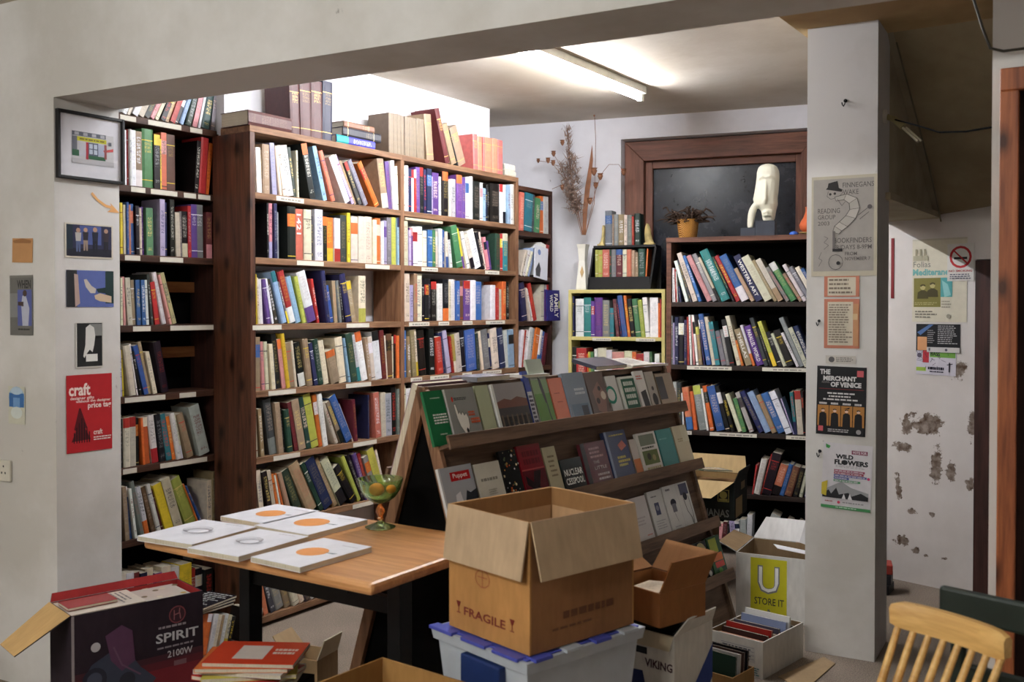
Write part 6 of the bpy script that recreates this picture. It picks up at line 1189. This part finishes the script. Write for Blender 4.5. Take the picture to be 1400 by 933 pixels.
for k in range(150):
    a = rr.uniform(0, 2*math.pi); L = rr.uniform(.05, .14); e = rr.uniform(.1, 1.0); p = [(.03*rr.uniform(-1, 1), .03*rr.uniform(-1, 1), .10)]
    for j in range(6):
        a += rr.uniform(-.9, .9); p.append((p[-1][0]+L*.22*math.cos(a)-(.006 if k % 3 == 0 else 0), p[-1][1]+L*.13*math.sin(a), max(.1, p[-1][2]+L*.17*e*(1 if j < 4 else -.6)+rr.uniform(-.01, .01))))
    mb.tube(p, [.005, .006, .0055, .005, .005, .004, .0015], 5)
mb.build('dried_plant', 'dry_twig', pt)
jx = FD.px(1098, 310, .1)[0]
jg = thing('terracotta_jug', 'orange terracotta jug on a dish half hidden by the pillar', 'jug', FD.w(jx+.03, .12, zt), FD.a)
MB().lathe([(.03, .014), (.05, .018), (.056, .02), (.055, .016)], 24, lin((206, 170, 110))).build('dish', 'paint', jg); MB().lathe([(.02, 0), (.03, .014)], 20, lin((206, 170, 110))).build('dish_foot', 'paint', jg)
MB().lathe([(.03, .021), (.05, .04), (.054, .065), (.046, .085), (.03, .11), (.02, .14), (.018, .165), (.022, .17)], 24).build('body', 'terracotta', jg, smooth=50)
MB().tube([(.02, 0, .16), (.05, 0, .15), (.058, 0, .11), (.045, 0, .085)], .006, 8).build('handle', 'terracotta', jg, smooth=60)
tag(MB().lathe([(.02, 0), (.026, .006), (.026, .014), (.018, .022), (.004, .026)], 18, lin((60, 100, 190))).build('blue_pebble', 'gloss', None, FD.w(jx-.05, .07, zt), smooth=60), 'small blue rounded stone beside the terracotta jug', 'stone')
# ================================================================== VASE with dried flowers on the yellow bookcase
vx = FY.px(795, 392, .06)[0]; vz = YZ[0]+.0005
va = thing('vase', 'tall cream ceramic vase of dried flowers on the yellow bookcase', 'vase', FY.w(vx+.005, .08, vz), FY.a)
pr = [(.045, 0), (.046, .01), (.034, .12), (.026, .2), (.034, .28), (.042, .31), (.036, .31), (.028, .28), (.02, .2)]
MB().lathe(pr, 4, sx=1.2, sy=.9, M=Matrix.Rotation(R(45), 4, 'Z')).build('body', 'ceramic', va)
MB().add([(0, -.0285, .08), (.014, -.027, .12), (0, -.023, .165), (-.014, -.027, .12)], [(0, 1, 2, 3)], lin((196, 166, 120))).build('relief', 'card', va)
def vp_(x, y): return (FY.px(720+x/3.73, 150+y/3.733, .08)[0]-(vx+.005), FY.px(720+x/3.73, 150+y/3.733, .08)[1]-vz)
V3 = lambda x, y, d=0.0: (vp_(x, y)[0], d, vp_(x, y)[1])
MB().add([V3(285, 640, -.004), V3(303, 640, -.004), V3(312, 520, -.01), V3(330, 380, -.015), V3(343, 260, -.02), V3(338, 180, -.02), V3(322, 280, -.015), V3(300, 400, -.01), V3(288, 520, -.008),
    V3(293, 640, .004), V3(320, 400, .0), V3(338, 200, -.01)], [(0, 1, 2, 8), (8, 2, 3, 7), (7, 3, 4, 6), (6, 4, 5), (2, 1, 9, 10), (10, 3, 2), (3, 10, 11, 4), (4, 11, 5), (9, 0, 8, 10), (10, 8, 7), (10, 7, 6, 11), (11, 6, 5)]).build('long_leaf', 'dry_leaf', va)
def stem(pts, r_=.0018): MB().tube([V3(*p) for p in pts], r_, 5).build('stem', 'dry_leaf', va)
stem([(285, 640), (262, 520), (240, 420), (225, 330), (215, 200), (205, 80)], .003); stem([(300, 640), (350, 420), (380, 330), (420, 280), (470, 280), (497, 320)]); stem([(300, 640), (345, 480), (350, 300), (352, 150), (347, 40)]); stem([(280, 640), (240, 470), (190, 350), (130, 270), (65, 262)]); stem([(285, 640), (270, 480), (230, 400), (190, 380), (130, 405)]); stem([(280, 640), (230, 420), (180, 300), (140, 230)])
for (x, y, s_) in ((185, 172, 1), (140, 228, 1), (112, 262, 1), (138, 275, 1), (62, 263, .8), (378, 345, 1.2), (355, 390, 1.1), (497, 322, 1.2), (325, 470, 1.2), (185, 400, 1), (346, 320, 1.4), (347, 32, .5)):
    p = V3(x, y, -.01); MB().lathe([(.002, -.018*s_), (.009*s_, -.01*s_), (.016*s_, .006*s_), (.011*s_, .012*s_), (.018*s_, .02*s_)], 7, c=p).build('seed_pod', 'dry_leaf', va)
mb = MB(); rr = random.Random(8)
for (x0_, y0_, x1_, y1_, wd, n) in ((262, 530, 225, 390, 38, 240), (235, 470, 190, 280, 34, 260), (250, 380, 235, 240, 30, 180), (225, 330, 210, 90, 20, 150), (250, 540, 200, 400, 28, 140)):
    for k in range(n):
        t = rr.random(); x, y = x0_+(x1_-x0_)*t+rr.gauss(0, wd*.42), y0_+(y1_-y0_)*t
        a = V3(x, y, rr.gauss(0, .02)); b_ = V3(x+rr.gauss(0, wd*.7), y-rr.uniform(5, 40), rr.gauss(0, .035)); d_ = Vector((rr.uniform(-1, 1), rr.uniform(-1, 1), .2)).normalized()*rr.uniform(.0025, .0065)
        a, b_ = Vector(a), Vector(b_); mb.add([a-d_, a+d_, b_], [(0, 1, 2)])
o = mb.build('pampas_fluff', 'dry_fluff', va); o['kind'] = 'stuff'
# stone bookends on the rack
for lb, xa, flip in (('pale stone bookend at the left end of the black rack', 296, 1), ('carved stone owl bookend at the right end of the black rack', 542, -1)):
    x_ = rpx(xa, 235)[0]; be = thing('bookend', lb, 'bookend', FY.w(x_, .06, kzt+.0004), FY.a, 'stone bookends on the black rack'); be.scale = (.6, 1, 1) if flip > 0 else (.85, 1, 1)
    f_ = flip
    MB().box(-.04, -.03, 0, .04, .03, .012).build('base', 'old_stone', be, bevel=.004)
    mb = loft([(f_*a, z_, r_, .026, 0) for a, z_, r_ in ((.0, .0125, .034), (.012, .03, .024), (.018, .06, .018), (.022, .09, .016), (.022, .11, .018), (.022, .128, .013), (.024, .138, .005))] if f_ > 0 else [(a, z_, r_, .028, 0) for a, z_, r_ in ((.0, .0125, .036), (-.008, .04, .03), (-.014, .075, .026), (-.014, .1, .024), (-.016, .12, .018), (-.016, .14, .007))], 14)
    mb.build('carving', 'old_stone', be, smooth=50)
